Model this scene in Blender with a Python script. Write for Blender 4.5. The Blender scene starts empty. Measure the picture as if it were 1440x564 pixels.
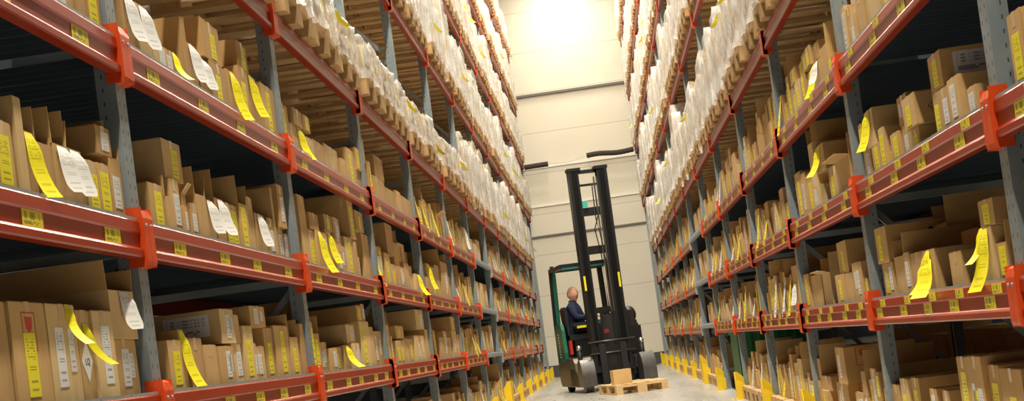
import bpy, math, random
from mathutils import Vector, Matrix
random.seed(7)
S = bpy.context.scene
COL = S.collection
# ------------------------------------------------------------------ camera, world, exposure
CAM_H = 0.86
FOV_PX = 2057.0
PP_X, PP_Y = 720.0, 428.38
RIGHT = Vector((0.98905795, 0.06467775, -0.13259395))
UP = Vector((0.13431558, -0.02302007, 0.99067119))
FWD = Vector((-0.06102206, 0.99764065, 0.03145542))
cam_data = bpy.data.cameras.new('camera')
cam = bpy.data.objects.new('camera', cam_data)
COL.objects.link(cam)
m = Matrix((RIGHT, UP, -FWD)).transposed().to_4x4()
m.translation = (0, 0, CAM_H)
cam.matrix_world = m
cam_data.sensor_width = 36.0
cam_data.lens = 36.0 * FOV_PX / 1440.0
cam_data.shift_x = (720 - PP_X) / 1440.0
cam_data.shift_y = (PP_Y - 282) / 1440.0
cam_data.clip_end = 200
S.camera = cam
S.view_settings.view_transform = 'Standard'
S.view_settings.look = 'None'
S.view_settings.exposure = 1.05
S.view_settings.gamma = 1.0
S.view_settings.use_curve_mapping = False
world = bpy.data.worlds.new('world')
S.world = world
world.use_nodes = True
wb = world.node_tree.nodes['Background']
wb.inputs[0].default_value = (0.55, 0.7, 1.0, 1)
wb.inputs[1].default_value = 0.007
S.cycles.max_bounces = 6
S.cycles.transparent_max_bounces = 12
LAMP_W = 150.0
LAMP_COLOR = (1.0, 0.90, 0.73)
CEIL_Z = 11.6
LAMPS_Y = [-3.5, 0.0, 3.5, 7.0, 10.5, 14.0, 17.5, 21.0, 24.5, 28.0, 31.5, 34.5, 37.7]

def project(x, y, z):
    d = Vector((x, y, z - CAM_H))
    w = d.dot(FWD)
    if w < 0.3: return None
    return PP_X + FOV_PX * d.dot(RIGHT) / w, PP_Y - FOV_PX * d.dot(UP) / w

def in_photo(x0, x1, y0, y1, z0, z1, mx=130, my=70):
    """what the photograph could show (used only to leave out repeats far outside the frame)"""
    ps = [project(x, y, z) for x in (x0, x1) for y in (y0, y1) for z in (z0, z1)]
    ps = [p for p in ps if p]
    if not ps: return False
    xs = [p[0] for p in ps]; ys = [p[1] for p in ps]
    return max(xs) > -mx and min(xs) < 1440 + mx and max(ys) > -my and min(ys) < 564 + my

# ------------------------------------------------------------------ materials
class NT:
    def __init__(s, name):
        s.m = bpy.data.materials.new(name); s.m.use_nodes = True
        s.t = s.m.node_tree; s.b = s.t.nodes['Principled BSDF']; s.out = s.t.nodes['Material Output']
    def n(s, typ, **kw):
        nd = s.t.nodes.new(typ)
        for k, v in kw.items():
            if k.startswith('i_'): nd.inputs[int(k[2:])].default_value = v
            else: setattr(nd, k, v)
        return nd
    def l(s, a, b): s.t.links.new(a, b)
    def set(s, col=None, rough=None, metal=None, **kw):
        if col is not None: s.b.inputs['Base Color'].default_value = (*col, 1)
        if rough is not None: s.b.inputs['Roughness'].default_value = rough
        if metal is not None: s.b.inputs['Metallic'].default_value = metal
        for k, v in kw.items(): s.b.inputs[k.replace('_', ' ')].default_value = v
        return s
    def math(s, op, a, b=None, c=None):
        nd = s.n('ShaderNodeMath', operation=op)
        for i, v in enumerate((a, b, c)):
            if v is None: continue
            if hasattr(v, 'is_output'): s.l(v, nd.inputs[i])
            else: nd.inputs[i].default_value = v
        return nd.outputs[0]
    def mix(s, f, a, b):
        nd = s.n('ShaderNodeMix', data_type='RGBA')
        for i, v in ((0, f), (6, a), (7, b)):
            if hasattr(v, 'is_output'): s.l(v, nd.inputs[i])
            elif i == 0: nd.inputs[0].default_value = v
            else: nd.inputs[i].default_value = (*v, 1)
        return nd.outputs[2]
    def coord(s, kind='Object', scale=None):
        c = s.n('ShaderNodeTexCoord').outputs[kind]
        if scale:
            mp = s.n('ShaderNodeMapping'); mp.inputs['Scale'].default_value = scale
            s.l(c, mp.inputs[0]); c = mp.outputs[0]
        return c
    def noise(s, scale, detail=3, co=None, rough=.5):
        nd = s.n('ShaderNodeTexNoise'); nd.inputs['Scale'].default_value = scale
        nd.inputs['Detail'].default_value = detail; nd.inputs['Roughness'].default_value = rough
        s.l(co or s.coord(), nd.inputs['Vector']); return nd.outputs[0]
    def ramp(s, f, p0, p1, c0=0.0, c1=1.0):
        nd = s.n('ShaderNodeMapRange'); s.l(f, nd.inputs[0])
        for i, v in zip((1, 2, 3, 4), (p0, p1, c0, c1)): nd.inputs[i].default_value = v
        return nd.outputs[0]
    def bump(s, h, strength=.3, dist=.01):
        nd = s.n('ShaderNodeBump'); nd.inputs['Strength'].default_value = strength
        nd.inputs['Distance'].default_value = dist
        s.l(h, nd.inputs['Height']); s.l(nd.outputs[0], s.b.inputs['Normal'])
    def base(s, c): s.l(c, s.b.inputs['Base Color'])

M = {}
def simple(key, col, rough=.5, metal=0, var=0.12, scale=8, **kw):
    t = NT(key).set(rough=rough, metal=metal, **kw)
    f = t.noise(scale)
    t.base(t.mix(f, tuple(c * (1 - var) for c in col), tuple(min(1, c * (1 + var)) for c in col)))
    M[key] = t.m
    return t

def cardboard(key, a, b):
    t = NT(key).set(rough=.8)
    r = t.n('ShaderNodeObjectInfo').outputs['Random']
    c = t.mix(r, a, b)
    f = t.noise(5, 4)
    fl = t.noise(70, 2, t.coord('Object', (1, 1, .15)))
    c2 = t.mix(t.ramp(f, .35, .75), c, tuple(x * .86 for x in a))
    t.base(t.mix(t.math('MULTIPLY', fl, .12), c2, (1, .9, .7)))
    t.bump(fl, .15, .002)
    M[key] = t.m
cardboard('cardboard', (.54, .31, .09), (.68, .42, .15))
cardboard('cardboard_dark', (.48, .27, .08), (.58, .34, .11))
cardboard('cardboard_pale', (.66, .44, .18), (.75, .53, .24))
simple('carton_white', (.80, .78, .73), .6)
simple('packing_tape', (.66, .50, .28), .25, scale=20)

def paint(key, col, rough=.3, wear=.35):
    t = NT(key).set(rough=rough, Specular_IOR_Level=.32)
    f = t.noise(14, 6, t.coord('Object', (1, .35, 1)), .65)
    t.base(t.mix(t.ramp(f, .52, .78, 0, wear), col, tuple(min(1, c * 1.5 + .12) for c in col)))
    t.bump(t.noise(40), .08, .002)
    M[key] = t.m
paint('beam_paint', (.33, .027, .006), .30, .10)
paint('connector_paint', (.68, .07, .010), .38, .15)
paint('yellow_guard', (.86, .60, .02), .45, .2)

t = NT('galvanised_slots').set(rough=.42, metal=.35)
co = t.coord('Object'); sp = t.n('ShaderNodeSeparateXYZ'); t.l(co, sp.inputs[0])
f = t.noise(9, 5)
zz = t.math('FRACT', t.math('MULTIPLY', sp.outputs[2], 20.0))
zs = t.math('MULTIPLY', t.math('GREATER_THAN', zz, .34), t.math('LESS_THAN', zz, .66))
ys = t.math('LESS_THAN', t.math('ABSOLUTE', t.math('SUBTRACT', t.math('ABSOLUTE', sp.outputs[1]), .027)), .0045)
front = t.math('GREATER_THAN', sp.outputs[0], -.034)
side = t.math('MULTIPLY', t.math('LESS_THAN', t.math('ABSOLUTE', t.math('ADD', sp.outputs[0], .078)), .0027),
              t.math('GREATER_THAN', t.math('ABSOLUTE', sp.outputs[1]), .04))
slot = t.math('MULTIPLY', zs, t.math('MAXIMUM', t.math('MULTIPLY', ys, front), side))
t.base(t.mix(slot, t.mix(f, (.20, .25, .28), (.34, .40, .43)), (.05, .055, .06)))
t.l(t.ramp(f, .3, .7, .35, .55), t.b.inputs['Roughness'])
t.l(t.math('MULTIPLY', t.math('SUBTRACT', 1.0, slot), .35), t.b.inputs['Metallic'])
M['galvanised_slots'] = t.m
t = simple('galvanised', (.40, .45, .48), .42, .5, .25, 9)
simple('deck_steel_shaded', (.07, .10, .13), .5, .3, .15, 6)  # grey deck panels darkened blue-black: the unlit shade under the shelves, put into the colour
simple('wood', (.56, .36, .16), .75, 0, .3, 6)
simple('wood_pale', (.72, .50, .25), .7, 0, .2, 6)
simple('black_metal', (.008, .010, .013), .42, .1, .2, 12)
simple('black_rubber', (.018, .018, .02), .75)
simple('foam_tube', (.045, .038, .035), .85)
simple('truck_green', (.02, .20, .13), .35)
simple('crate_green', (.02, .17, .05), .5)
simple('chassis_olive', (.13, .115, .075), .4, .3)
simple('dark_plastic', (.014, .015, .019), .5)
simple('silver', (.62, .62, .60), .28, .9)
simple('worn_steel', (.12, .12, .12), .35, .5, .4, 10)
simple('chain_metal', (.16, .15, .12), .4, .8, .5, 60)
simple('navy_cloth', (.012, .022, .07), .85)
simple('trousers_cloth', (.01, .014, .035), .85)
simple('skin', (.78, .43, .31), .55, 0, .08)
simple('hair', (.30, .17, .09), .8)
simple('dark_red', (.22, .015, .012), .5)
simple('red_plastic', (.6, .03, .01), .4)
simple('red_print', (.62, .06, .02), .7)
simple('black_print', (.02, .018, .015), .8)
simple('yellow_paper', (.90, .80, .02), .5, 0, .06)
simple('teal_plastic', (.05, .55, .48), .4)
simple('white_paper', (.85, .84, .80), .5, 0, .05)
simple('skirting', (.07, .075, .08), .6)
simple('ceiling_paint', (.5, .48, .42), .8)
simple('line_grey', (.16, .15, .14), .6)
simple('strip_pale', (.86, .86, .80), .5)

def label_mat(key, paper, ink, land=False):
    """printed label: text lines at the top, barcodes below"""
    t = NT(key).set(rough=.45)
    uv = t.n('ShaderNodeTexCoord').outputs['UV']; sp = t.n('ShaderNodeSeparateXYZ'); t.l(uv, sp.inputs[0])
    u, v = sp.outputs[0], sp.outputs[1]
    def white(x, y=None):
        nd = t.n('ShaderNodeTexWhiteNoise', noise_dimensions='2D')
        cb = t.n('ShaderNodeCombineXYZ'); t.l(x, cb.inputs[0])
        if y is not None: t.l(y, cb.inputs[1])
        t.l(cb.outputs[0], nd.inputs['Vector']); return nd.outputs['Value']
    def band(x, a, b): return t.math('MULTIPLY', t.math('GREATER_THAN', x, a), t.math('LESS_THAN', x, b))
    if land:
        nb = 26.0 if key.startswith('sticker') else 64.0
        bars = t.math('MULTIPLY', t.math('GREATER_THAN', white(t.math('FLOOR', t.math('MULTIPLY', u, nb))), .5),
                      t.math('MULTIPLY', band(v, .42, .86), band(u, .08, .92)))
        if not key.startswith('sticker'):
            bars = t.math('MULTIPLY', bars, t.math('GREATER_THAN', t.math('FRACT', t.math('MULTIPLY', v, 7.0)), .35))
        txt = t.math('MULTIPLY', t.math('GREATER_THAN', white(t.math('FLOOR', t.math('MULTIPLY', u, 14.0)), t.math('FLOOR', t.math('MULTIPLY', v, 9.0))), .3),
                     t.math('MULTIPLY', band(v, .12, .33), band(u, .08, .92)))
        mask = t.math('MAXIMUM', bars, txt)
    else:
        inn = band(u, .14, .86)
        st = t.math('GREATER_THAN', white(t.math('FLOOR', t.math('MULTIPLY', v, 46.0))), .42)
        bars = t.math('MULTIPLY', st, t.math('MULTIPLY', t.math('MAXIMUM', band(v, .09, .26), band(v, .36, .50)), band(u, .22, .80)))
        row = t.math('GREATER_THAN', t.math('FRACT', t.math('MULTIPLY', v, 22.0)), .5)
        txt = t.math('MULTIPLY', t.math('MULTIPLY', row, t.math('GREATER_THAN', white(t.math('FLOOR', t.math('MULTIPLY', u, 12.0)), t.math('FLOOR', t.math('MULTIPLY', v, 22.0))), .45)),
                     t.math('MULTIPLY', band(v, .58, .93), inn))
        mask = t.math('MAXIMUM', bars, txt)
    t.base(t.mix(t.math('MULTIPLY', mask, .3 if key.startswith('strip') else .62), paper, ink))
    M[key] = t.m
label_mat('label_yellow', (.90, .78, .02), (.10, .09, .02))
label_mat('label_white', (.80, .80, .80), (.10, .10, .12))
label_mat('strip_yellow', (.92, .82, .03), (.10, .09, .02))
label_mat('strip_white', (.86, .86, .84), (.12, .12, .12))
label_mat('sticker_yellow', (.80, .66, .02), (.06, .06, .02), True)
label_mat('label_wide', (.80, .80, .80), (.08, .08, .10), True)

# stretch film: thin white plastic, clearer and milkier patches
t = NT('stretch_film').set((.92, .92, .90), .22)
f = t.noise(3.5, 5, t.coord('Object', (1, 1, .45)), .6)
g = t.noise(26, 3, t.coord('Object', (1, 1, .25)))
t.bump(t.math('ADD', f, t.math('MULTIPLY', g, .5)), .9, .03)
t.l(t.ramp(t.math('ADD', t.math('MULTIPLY', f, .7), t.math('MULTIPLY', g, .3)), .38, .62, .12, .72), t.b.inputs['Alpha'])
M['stretch_film'] = t.m

# painted concrete floor, scuffed and a little shiny
t = NT('floor_concrete').set(rough=.3)
a = t.noise(.9, 6, t.coord('Object', (1, .25, 1)), .6)
b = t.noise(3, 4, t.coord('Object', (1, .10, 1)), .5)
t.base(t.mix(t.ramp(t.math('ADD', t.math('MULTIPLY', a, .6), t.math('MULTIPLY', b, .4)), .30, .70), (.36, .355, .33), (.46, .455, .42)))
t.l(t.ramp(b, .3, .7, .22, .34), t.b.inputs['Roughness'])
M['floor_concrete'] = t.m
# sandwich panel wall with fine horizontal seams
t = NT('wall_panels').set(rough=.5)
sp = t.n('ShaderNodeSeparateXYZ'); t.l(t.coord('Object'), sp.inputs[0])
fr = t.math('FRACT', t.math('DIVIDE', sp.outputs[2], 1.1))
seam = t.math('LESS_THAN', fr, .014)
big = t.noise(1.3, 3)
t.base(t.mix(seam, t.mix(big, (.74, .69, .57), (.80, .76, .65)), (.50, .46, .38)))
M['wall_panels'] = t.m
lt = NT('lamp_diffuser'); lt.b.inputs['Emission Color'].default_value = (*LAMP_COLOR, 1)
lt.b.inputs['Emission Strength'].default_value = 14
M['lamp_diffuser'] = lt.m

# ------------------------------------------------------------------ mesh helpers
class MB:
    def __init__(s): s.v = []; s.f = []; s.mi = []; s.mats = []; s.uv = {}; s.smooth = set()
    def mid(s, mat):
        if mat not in s.mats: s.mats.append(mat)
        return s.mats.index(mat)
    def face(s, idx, mat, uv=None, sm=False):
        if uv: s.uv[len(s.f)] = uv
        if sm: s.smooth.add(len(s.f))
        s.f.append(tuple(idx)); s.mi.append(s.mid(mat))
    def hexa(s, p, mat):
        b = len(s.v); s.v += [tuple(q) for q in p]
        for q in ((0, 3, 2, 1), (4, 5, 6, 7), (0, 1, 5, 4), (1, 2, 6, 5), (2, 3, 7, 6), (3, 0, 4, 7)):
            s.face([b + i for i in q], mat)
        return s
    def box(s, x0, x1, y0, y1, z0, z1, mat, R=None):
        p = [(x0, y0, z0), (x1, y0, z0), (x1, y1, z0), (x0, y1, z0), (x0, y0, z1), (x1, y0, z1), (x1, y1, z1), (x0, y1, z1)]
        if R is not None: p = [R @ Vector(q) for q in p]
        return s.hexa(p, mat)
    def bar(s, a, b, w, h, mat, up=(0, 0, 1)):
        a = Vector(a); b = Vector(b); d = (b - a).normalized(); up = Vector(up)
        if abs(d.dot(up)) > .98: up = Vector((1, 0, 0))
        r = d.cross(up).normalized() * (w / 2); u = r.cross(d).normalized() * (h / 2)
        return s.hexa([a - r - u, a + r - u, b + r - u, b - r - u, a - r + u, a + r + u, b + r + u, b - r + u], mat)
    def prism(s, prof, y0, y1, mat, axis='y', R=None):
        """closed profile of (a,b) pairs extruded along an axis"""
        n = len(prof); b = len(s.v)
        for yy in (y0, y1):
            for a, c in prof:
                q = {'y': (a, yy, c), 'x': (yy, a, c), 'z': (a, c, yy)}[axis]
                s.v.append(tuple(R @ Vector(q)) if R is not None else q)
        for i in range(n):
            j = (i + 1) % n
            s.face((b + i, b + j, b + n + j, b + n + i), mat)
        s.face([b + i for i in range(n)][::-1], mat); s.face([b + n + i for i in range(n)], mat)
        return s
    def quad(s, p, mat, uv=((0, 0), (1, 0), (1, 1), (0, 1))):
        b = len(s.v); s.v += [tuple(q) for q in p]; s.face((b, b + 1, b + 2, b + 3), mat, uv); return s
    def tube(s, pts, r, mat, n=8, radii=None):
        pts = [Vector(p) for p in pts]; b = len(s.v)
        for i, p in enumerate(pts):
            d = (pts[min(i + 1, len(pts) - 1)] - pts[max(i - 1, 0)]).normalized()
            a = d.cross(Vector((0, 0, 1)))
            if a.length < .05: a = d.cross(Vector((1, 0, 0)))
            a.normalize(); c = d.cross(a).normalized(); rr = radii[i] if radii else r
            for k in range(n):
                an = 2 * math.pi * k / n; s.v.append(tuple(p + (a * math.cos(an) + c * math.sin(an)) * rr))
        for i in range(len(pts) - 1):
            for k in range(n):
                k2 = (k + 1) % n
                s.face((b + i * n + k, b + i * n + k2, b + (i + 1) * n + k2, b + (i + 1) * n + k), mat, sm=True)
        s.face([b + k for k in range(n)][::-1], mat); s.face([b + (len(pts) - 1) * n + k for k in range(n)], mat)
        return s
    def ball(s, c, r, mat, nu=14, nv=10, fn=None):
        b = len(s.v); rx, ry, rz = r if hasattr(r, '__len__') else (r, r, r)
        for i in range(nv + 1):
            ph = math.pi * i / nv
            for k in range(nu):
                an = 2 * math.pi * k / nu
                q = Vector((math.sin(ph) * math.cos(an), math.sin(ph) * math.sin(an), math.cos(ph)))
                if fn: q = fn(q)
                s.v.append((c[0] + q.x * rx, c[1] + q.y * ry, c[2] + q.z * rz))
        for i in range(nv):
            for k in range(nu):
                k2 = (k + 1) % nu
                s.face((b + i * nu + k, b + (i + 1) * nu + k, b + (i + 1) * nu + k2, b + i * nu + k2), mat, sm=True)
        return s
    def mesh(s, name):
        me = bpy.data.meshes.new(name); me.from_pydata(s.v, [], s.f)
        for k in s.mats: me.materials.append(M[k])
        me.polygons.foreach_set('material_index', s.mi)
        if s.uv:
            ul = me.uv_layers.new(name='UVMap')
            for fi, uvs in s.uv.items():
                p = me.polygons[fi]
                for li, q in zip(p.loop_indices, uvs): ul.data[li].uv = q
        if s.smooth:
            me.polygons.foreach_set('use_smooth', [i in s.smooth for i in range(len(s.f))])
        me.update(); return me

def ob(name, data, parent=None, loc=(0, 0, 0), rz=0.0):
    me = data.mesh(name) if isinstance(data, MB) else data
    o = bpy.data.objects.new(name, me); COL.objects.link(o)
    if parent is not None: o.parent = parent
    o.location = loc
    if rz: o.rotation_euler = (0, 0, rz)
    return o
def tag(o, label, cat, group=None, kind=None):
    o['label'] = label; o['category'] = cat
    if group: o['group'] = group
    if kind: o['kind'] = kind
    return o
def thing(name, label, cat, loc=(0, 0, 0), rz=0.0, group=None):
    o = bpy.data.objects.new(name, None); COL.objects.link(o); o.empty_display_size = .1
    o.location = loc; o.rotation_euler = (0, 0, rz)
    return tag(o, label, cat, group)
def struct(name, data):
    o = ob(name, data); o['kind'] = 'structure'; return o
def copy_thing(src, loc, rz, label, group=None, skip=()):
    r = src.copy(); COL.objects.link(r); r.location = loc; r.rotation_euler = (0, 0, rz); r['label'] = label
    if group: r['group'] = group
    for ch in list(src.children):
        if ch.name.split('.')[0] in skip: continue
        c = ch.copy(); COL.objects.link(c); c.parent = r
        for g in list(ch.children):
            d = g.copy(); COL.objects.link(d); d.parent = c
    return r
HAND = [
('L',-1,3,4.5,4.634,2.171,0.235,0.34,'',0),
('L',-1,3,4.655,4.847,2.171,0.216,0.34,'W',0),
('L',-1,3,4.867,4.944,2.171,0.206,0.34,'',0),
('L',-1,3,4.955,5.08,2.171,0.223,0.34,'Y',0),
('L',0,3,5.387,5.51,2.171,0.237,0.34,'WH',0),
('L',0,3,5.516,5.665,2.171,0.22,0.34,'WH',0),
('L',0,3,5.671,5.866,2.171,0.106,0.34,'W',0),
('L',0,3,5.872,6.057,2.171,0.116,0.34,'WT',0),
('L',0,3,6.198,6.255,2.171,0.32,0.5,'',0),
('L',0,3,6.261,6.381,2.171,0.218,0.34,'WH',0),
('L',0,3,6.388,6.543,2.171,0.181,0.34,'WH',0),
('L',0,3,6.55,6.852,2.171,0.197,0.34,'Y',0),
('L',0,3,6.869,7.07,2.171,0.211,0.34,'YH',0),
('L',0,3,7.12,7.306,2.171,0.276,0.34,'Y',0),
('L',0,3,7.312,7.526,2.171,0.278,0.34,'YH',0),
('L',0,3,7.604,7.891,2.171,0.275,0.45,'Y',0),
('L',0,3,6.479,6.79,2.369,0.183,0.45,'Y',1),
('L',0,3,7.195,7.42,2.45,0.147,0.45,'Y',1),
('L',-1,2,3.906,3.995,1.505,0.205,0.34,'Y',0),
('L',-1,2,4.001,4.139,1.505,0.204,0.34,'Y',0),
('L',-1,2,4.176,4.234,1.505,0.295,0.4,'',0),
('L',-1,2,4.24,4.32,1.505,0.203,0.34,'YH',0),
('L',-1,2,4.331,4.449,1.505,0.178,0.34,'F',0),
('L',-1,2,4.456,4.579,1.505,0.19,0.34,'WHF',0),
('L',-1,2,4.587,4.721,1.505,0.195,0.34,'WHF',0),
('L',-1,2,4.727,4.834,1.505,0.174,0.34,'Y',0),
('L',-1,2,4.84,4.955,1.505,0.176,0.34,'Y',0),
('L',-1,2,4.972,5.091,1.505,0.211,0.34,'WF',0),
('L',-1,2,4.869,5.013,1.717,0.1,0.34,'W',1),
('L',0,2,5.425,5.602,1.505,0.174,0.34,'Y',0),
('L',0,2,5.614,5.693,1.505,0.136,0.34,'F',0),
('L',0,2,5.699,5.829,1.505,0.219,0.34,'W',0),
('L',0,2,5.835,5.881,1.505,0.119,0.34,'W',0),
('L',0,2,5.888,5.938,1.505,0.175,0.34,'F',0),
('L',0,2,5.944,6.038,1.505,0.141,0.34,'W',0),
('L',0,2,6.066,6.219,1.505,0.192,0.34,'F',0),
('L',0,2,6.225,6.373,1.505,0.188,0.34,'WH',0),
('L',0,2,6.386,6.533,1.505,0.208,0.34,'WHF',0),
('L',0,2,6.539,6.651,1.505,0.202,0.34,'Y',0),
('L',0,2,6.66,6.81,1.505,0.205,0.34,'Y',0),
('L',0,2,6.828,6.992,1.505,0.225,0.34,'YF',0),
('L',0,2,7.028,7.155,1.505,0.279,0.5,'',0),
('L',0,2,7.161,7.363,1.505,0.208,0.34,'WH',0),
('L',0,2,7.421,7.552,1.505,0.205,0.34,'W',0),
('L',0,2,7.558,7.608,1.505,0.378,0.34,'',0),
('L',0,2,7.63,7.768,1.505,0.169,0.34,'W',0),
('L',0,2,7.774,7.891,1.505,0.147,0.5,'W',0),
('L',0,2,5.693,5.941,1.725,0.162,0.45,'Y',1),
('L',0,2,7.654,7.81,1.675,0.233,0.34,'W',1),
('L',1,2,8.255,8.446,1.505,0.411,0.5,'',0),
('L',1,2,8.452,8.601,1.505,0.221,0.34,'Y',0),
('L',1,2,8.607,8.778,1.505,0.226,0.34,'YH',0),
('L',1,2,8.786,8.995,1.505,0.229,0.34,'W',0),
('L',1,2,9.021,9.207,1.505,0.257,0.34,'YH',0),
('L',1,2,9.213,9.555,1.505,0.184,0.4,'W',0),
('L',1,2,9.627,9.905,1.505,0.263,0.34,'Y',0),
('L',1,2,9.911,10.02,1.505,0.243,0.34,'',0),
('L',1,2,10.026,10.188,1.505,0.152,0.34,'',0),
('L',1,2,10.38,10.691,1.505,0.339,0.4,'',0),
('L',1,2,8.487,8.751,1.732,0.1,0.34,'',1),
('L',1,2,8.981,9.239,1.763,0.1,0.34,'Y',1),
('L',1,2,9.279,9.516,1.69,0.18,0.34,'W',1),
('L',1,2,9.848,10.068,1.769,0.306,0.34,'Y',1),
('L',1,2,10.112,10.459,1.845,0.143,0.34,'Y',1),
('L',2,2,11.367,11.682,1.505,0.257,0.34,'Y',0),
('L',2,2,11.688,12.014,1.505,0.185,0.34,'Y',0),
('L',2,2,12.027,12.376,1.505,0.177,0.34,'W',0),
('L',2,2,12.456,12.77,1.505,0.236,0.34,'F',0),
('L',2,2,12.787,13.06,1.505,0.227,0.34,'',0),
('L',2,2,13.066,13.491,1.505,0.162,0.34,'YH',0),
('L',2,2,11.648,12.037,1.763,0.261,0.45,'',1),
('L',2,2,12.043,12.31,1.683,0.207,0.34,'',1),
('L',2,2,12.317,12.721,1.742,0.164,0.34,'F',1),
('L',3,2,14.429,14.817,1.505,0.299,0.34,'Y',0),
('L',3,2,14.861,15.208,1.505,0.336,0.34,'',0),
('L',3,2,15.279,15.925,1.505,0.395,0.34,'WF',0),
('L',3,2,15.931,16.291,1.505,0.269,0.34,'Y',0),
('L',-1,1,3.682,3.951,0.885,0.297,0.34,'R',0),
('L',-1,1,3.964,4.228,0.885,0.299,0.5,'YR',0),
('L',-1,1,4.237,4.48,0.885,0.299,0.4,'WT',0),
('L',-1,1,4.486,4.598,0.885,0.284,0.34,'LQ',0),
('L',-1,1,4.604,4.791,0.885,0.284,0.4,'W',0),
('L',-1,1,4.797,5.053,0.885,0.19,0.4,'W',0),
('L',-1,1,4.804,5.057,1.076,0.167,0.75,'WHF',1),
('L',0,1,5.389,5.56,0.885,0.187,0.34,'Y',0),
('L',0,1,5.584,5.659,0.885,0.23,0.34,'YH',0),
('L',0,1,5.665,5.854,0.885,0.195,0.34,'',0),
('L',0,1,5.861,6.059,0.885,0.166,0.34,'',0),
('L',0,1,6.078,6.33,0.885,0.159,0.34,'W',0),
('L',0,1,6.342,6.491,0.885,0.17,0.34,'W',0),
('L',0,1,6.539,6.714,0.885,0.251,0.34,'Y',0),
('L',0,1,6.72,6.767,0.885,0.171,0.34,'W',0),
('L',0,1,6.773,6.943,0.885,0.157,0.34,'W',0),
('L',0,1,6.999,7.188,0.885,0.246,0.34,'Y',0),
('L',0,1,7.204,7.523,0.885,0.26,0.34,'Y',0),
('L',0,1,7.529,7.722,0.885,0.2,0.34,'YF',0),
('L',0,1,7.776,7.881,0.885,0.273,0.34,'',0),
('L',0,1,6.173,6.404,1.056,0.151,0.5,'WS',1),
('L',0,1,6.41,6.525,1.056,0.129,0.34,'',1),
('L',0,1,6.722,7.011,1.132,0.1,0.45,'W',1),
('L',1,1,8.357,8.585,0.885,0.173,0.34,'W',0),
('L',1,1,8.591,8.796,0.885,0.134,0.34,'W',0),
('L',1,1,8.808,9.078,0.885,0.141,0.34,'Y',0),
('L',1,1,9.099,9.336,0.885,0.151,0.34,'YH',0),
('L',1,1,9.35,9.605,0.885,0.161,0.34,'W',0),
('L',1,1,9.727,10.088,0.885,0.31,0.34,'Y',0),
('L',1,1,10.095,10.248,0.885,0.273,0.34,'',0),
('L',1,1,10.254,10.691,0.885,0.247,0.34,'W',0),
('L',1,1,9.304,9.602,1.047,0.123,0.6,'W',1),
('L',1,1,9.718,9.93,1.196,0.107,0.45,'Y',1),
('L',1,1,9.936,10.089,1.196,0.122,0.34,'W',1),
('L',2,1,11.315,11.547,0.885,0.175,0.34,'Y',0),
('L',2,1,11.573,11.816,0.885,0.179,0.34,'Y',0),
('L',2,1,11.853,12.108,0.885,0.193,0.34,'',0),
('L',2,1,12.117,12.372,0.885,0.189,0.34,'Y',0),
('L',2,1,12.427,13.104,0.885,0.219,0.4,'RW',0),
('L',2,1,13.19,13.416,0.885,0.274,0.34,'',0),
('L',2,1,13.422,13.491,0.885,0.188,0.34,'',0),
('L',2,1,11.451,11.894,1.079,0.1,0.34,'Y',1),
('L',2,1,12.679,13.241,1.16,0.175,0.5,'W',1),
('L',3,1,14.351,14.745,0.885,0.205,0.34,'',0),
('L',3,1,14.837,15.144,0.885,0.27,0.34,'W',0),
('L',3,1,15.15,15.507,0.885,0.206,0.34,'',0),
('L',3,1,15.613,16.067,0.885,0.274,0.34,'W',0),
('L',3,1,16.073,16.291,0.885,0.236,0.34,'R',0),
('L',3,1,15.538,16.007,1.16,0.155,0.34,'Y',1),
('L',1,3,8.391,8.75,2.171,0.179,0.34,'YH',0),
('L',1,3,8.756,8.971,2.171,0.147,0.34,'',0),
('L',1,3,8.998,9.379,2.171,0.169,0.34,'',0),
('L',1,3,9.412,9.87,2.171,0.198,0.45,'',0),
('L',1,3,9.877,10.041,2.171,0.154,0.34,'',0),
('L',1,3,10.127,10.402,2.171,0.262,0.4,'Y',0),
('L',1,3,10.408,10.691,2.171,0.148,0.34,'',0),
('L',1,3,8.438,8.688,2.351,0.1,0.34,'',1),
('L',1,3,8.709,8.899,2.351,0.1,0.34,'Y',1),
('L',1,3,10.537,10.691,2.32,0.167,0.34,'YS',1),
('L',2,3,11.271,11.508,2.171,0.192,0.34,'',0),
('L',2,3,11.534,11.883,2.171,0.2,0.34,'',0),
('L',2,3,11.889,12.447,2.171,0.173,0.34,'',0),
('L',2,3,12.493,12.751,2.171,0.198,0.34,'',0),
('L',2,3,12.764,13.487,2.171,0.186,0.45,'',0),
('L',2,3,11.472,11.911,2.372,0.185,0.34,'',1),
('R',-1,2,4.638,4.804,1.505,0.235,0.4,'',0),
('R',-1,2,4.811,4.962,1.505,0.241,0.4,'Yw',0),
('R',0,3,6.429,6.653,2.171,0.261,0.34,'',0),
('R',0,3,6.659,6.895,2.171,0.227,0.34,'Y',0),
('R',0,3,6.901,7.245,2.171,0.224,0.34,'',0),
('R',0,3,7.252,7.436,2.171,0.221,0.3,'S',0),
('R',0,3,7.442,7.641,2.171,0.152,0.34,'W',0),
('R',0,3,7.647,7.765,2.171,0.237,0.34,'',0),
('R',0,3,7.771,7.891,2.171,0.262,0.34,'W',0),
('R',0,3,7.13,7.474,2.396,0.1,0.34,'',1),
('R',0,3,7.48,7.571,2.324,0.1,0.34,'',1),
('R',1,3,8.259,8.42,2.171,0.103,0.34,'Y',0),
('R',1,3,8.426,8.638,2.171,0.195,0.34,'F',0),
('R',1,3,8.684,8.913,2.171,0.161,0.34,'WH',0),
('R',1,3,8.919,9.136,2.171,0.188,0.34,'YH',0),
('R',1,3,9.153,9.367,2.171,0.179,0.34,'W',0),
('R',1,3,9.373,9.564,2.171,0.196,0.34,'Y',0),
('R',1,3,9.57,9.811,2.171,0.198,0.34,'Y',0),
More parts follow.
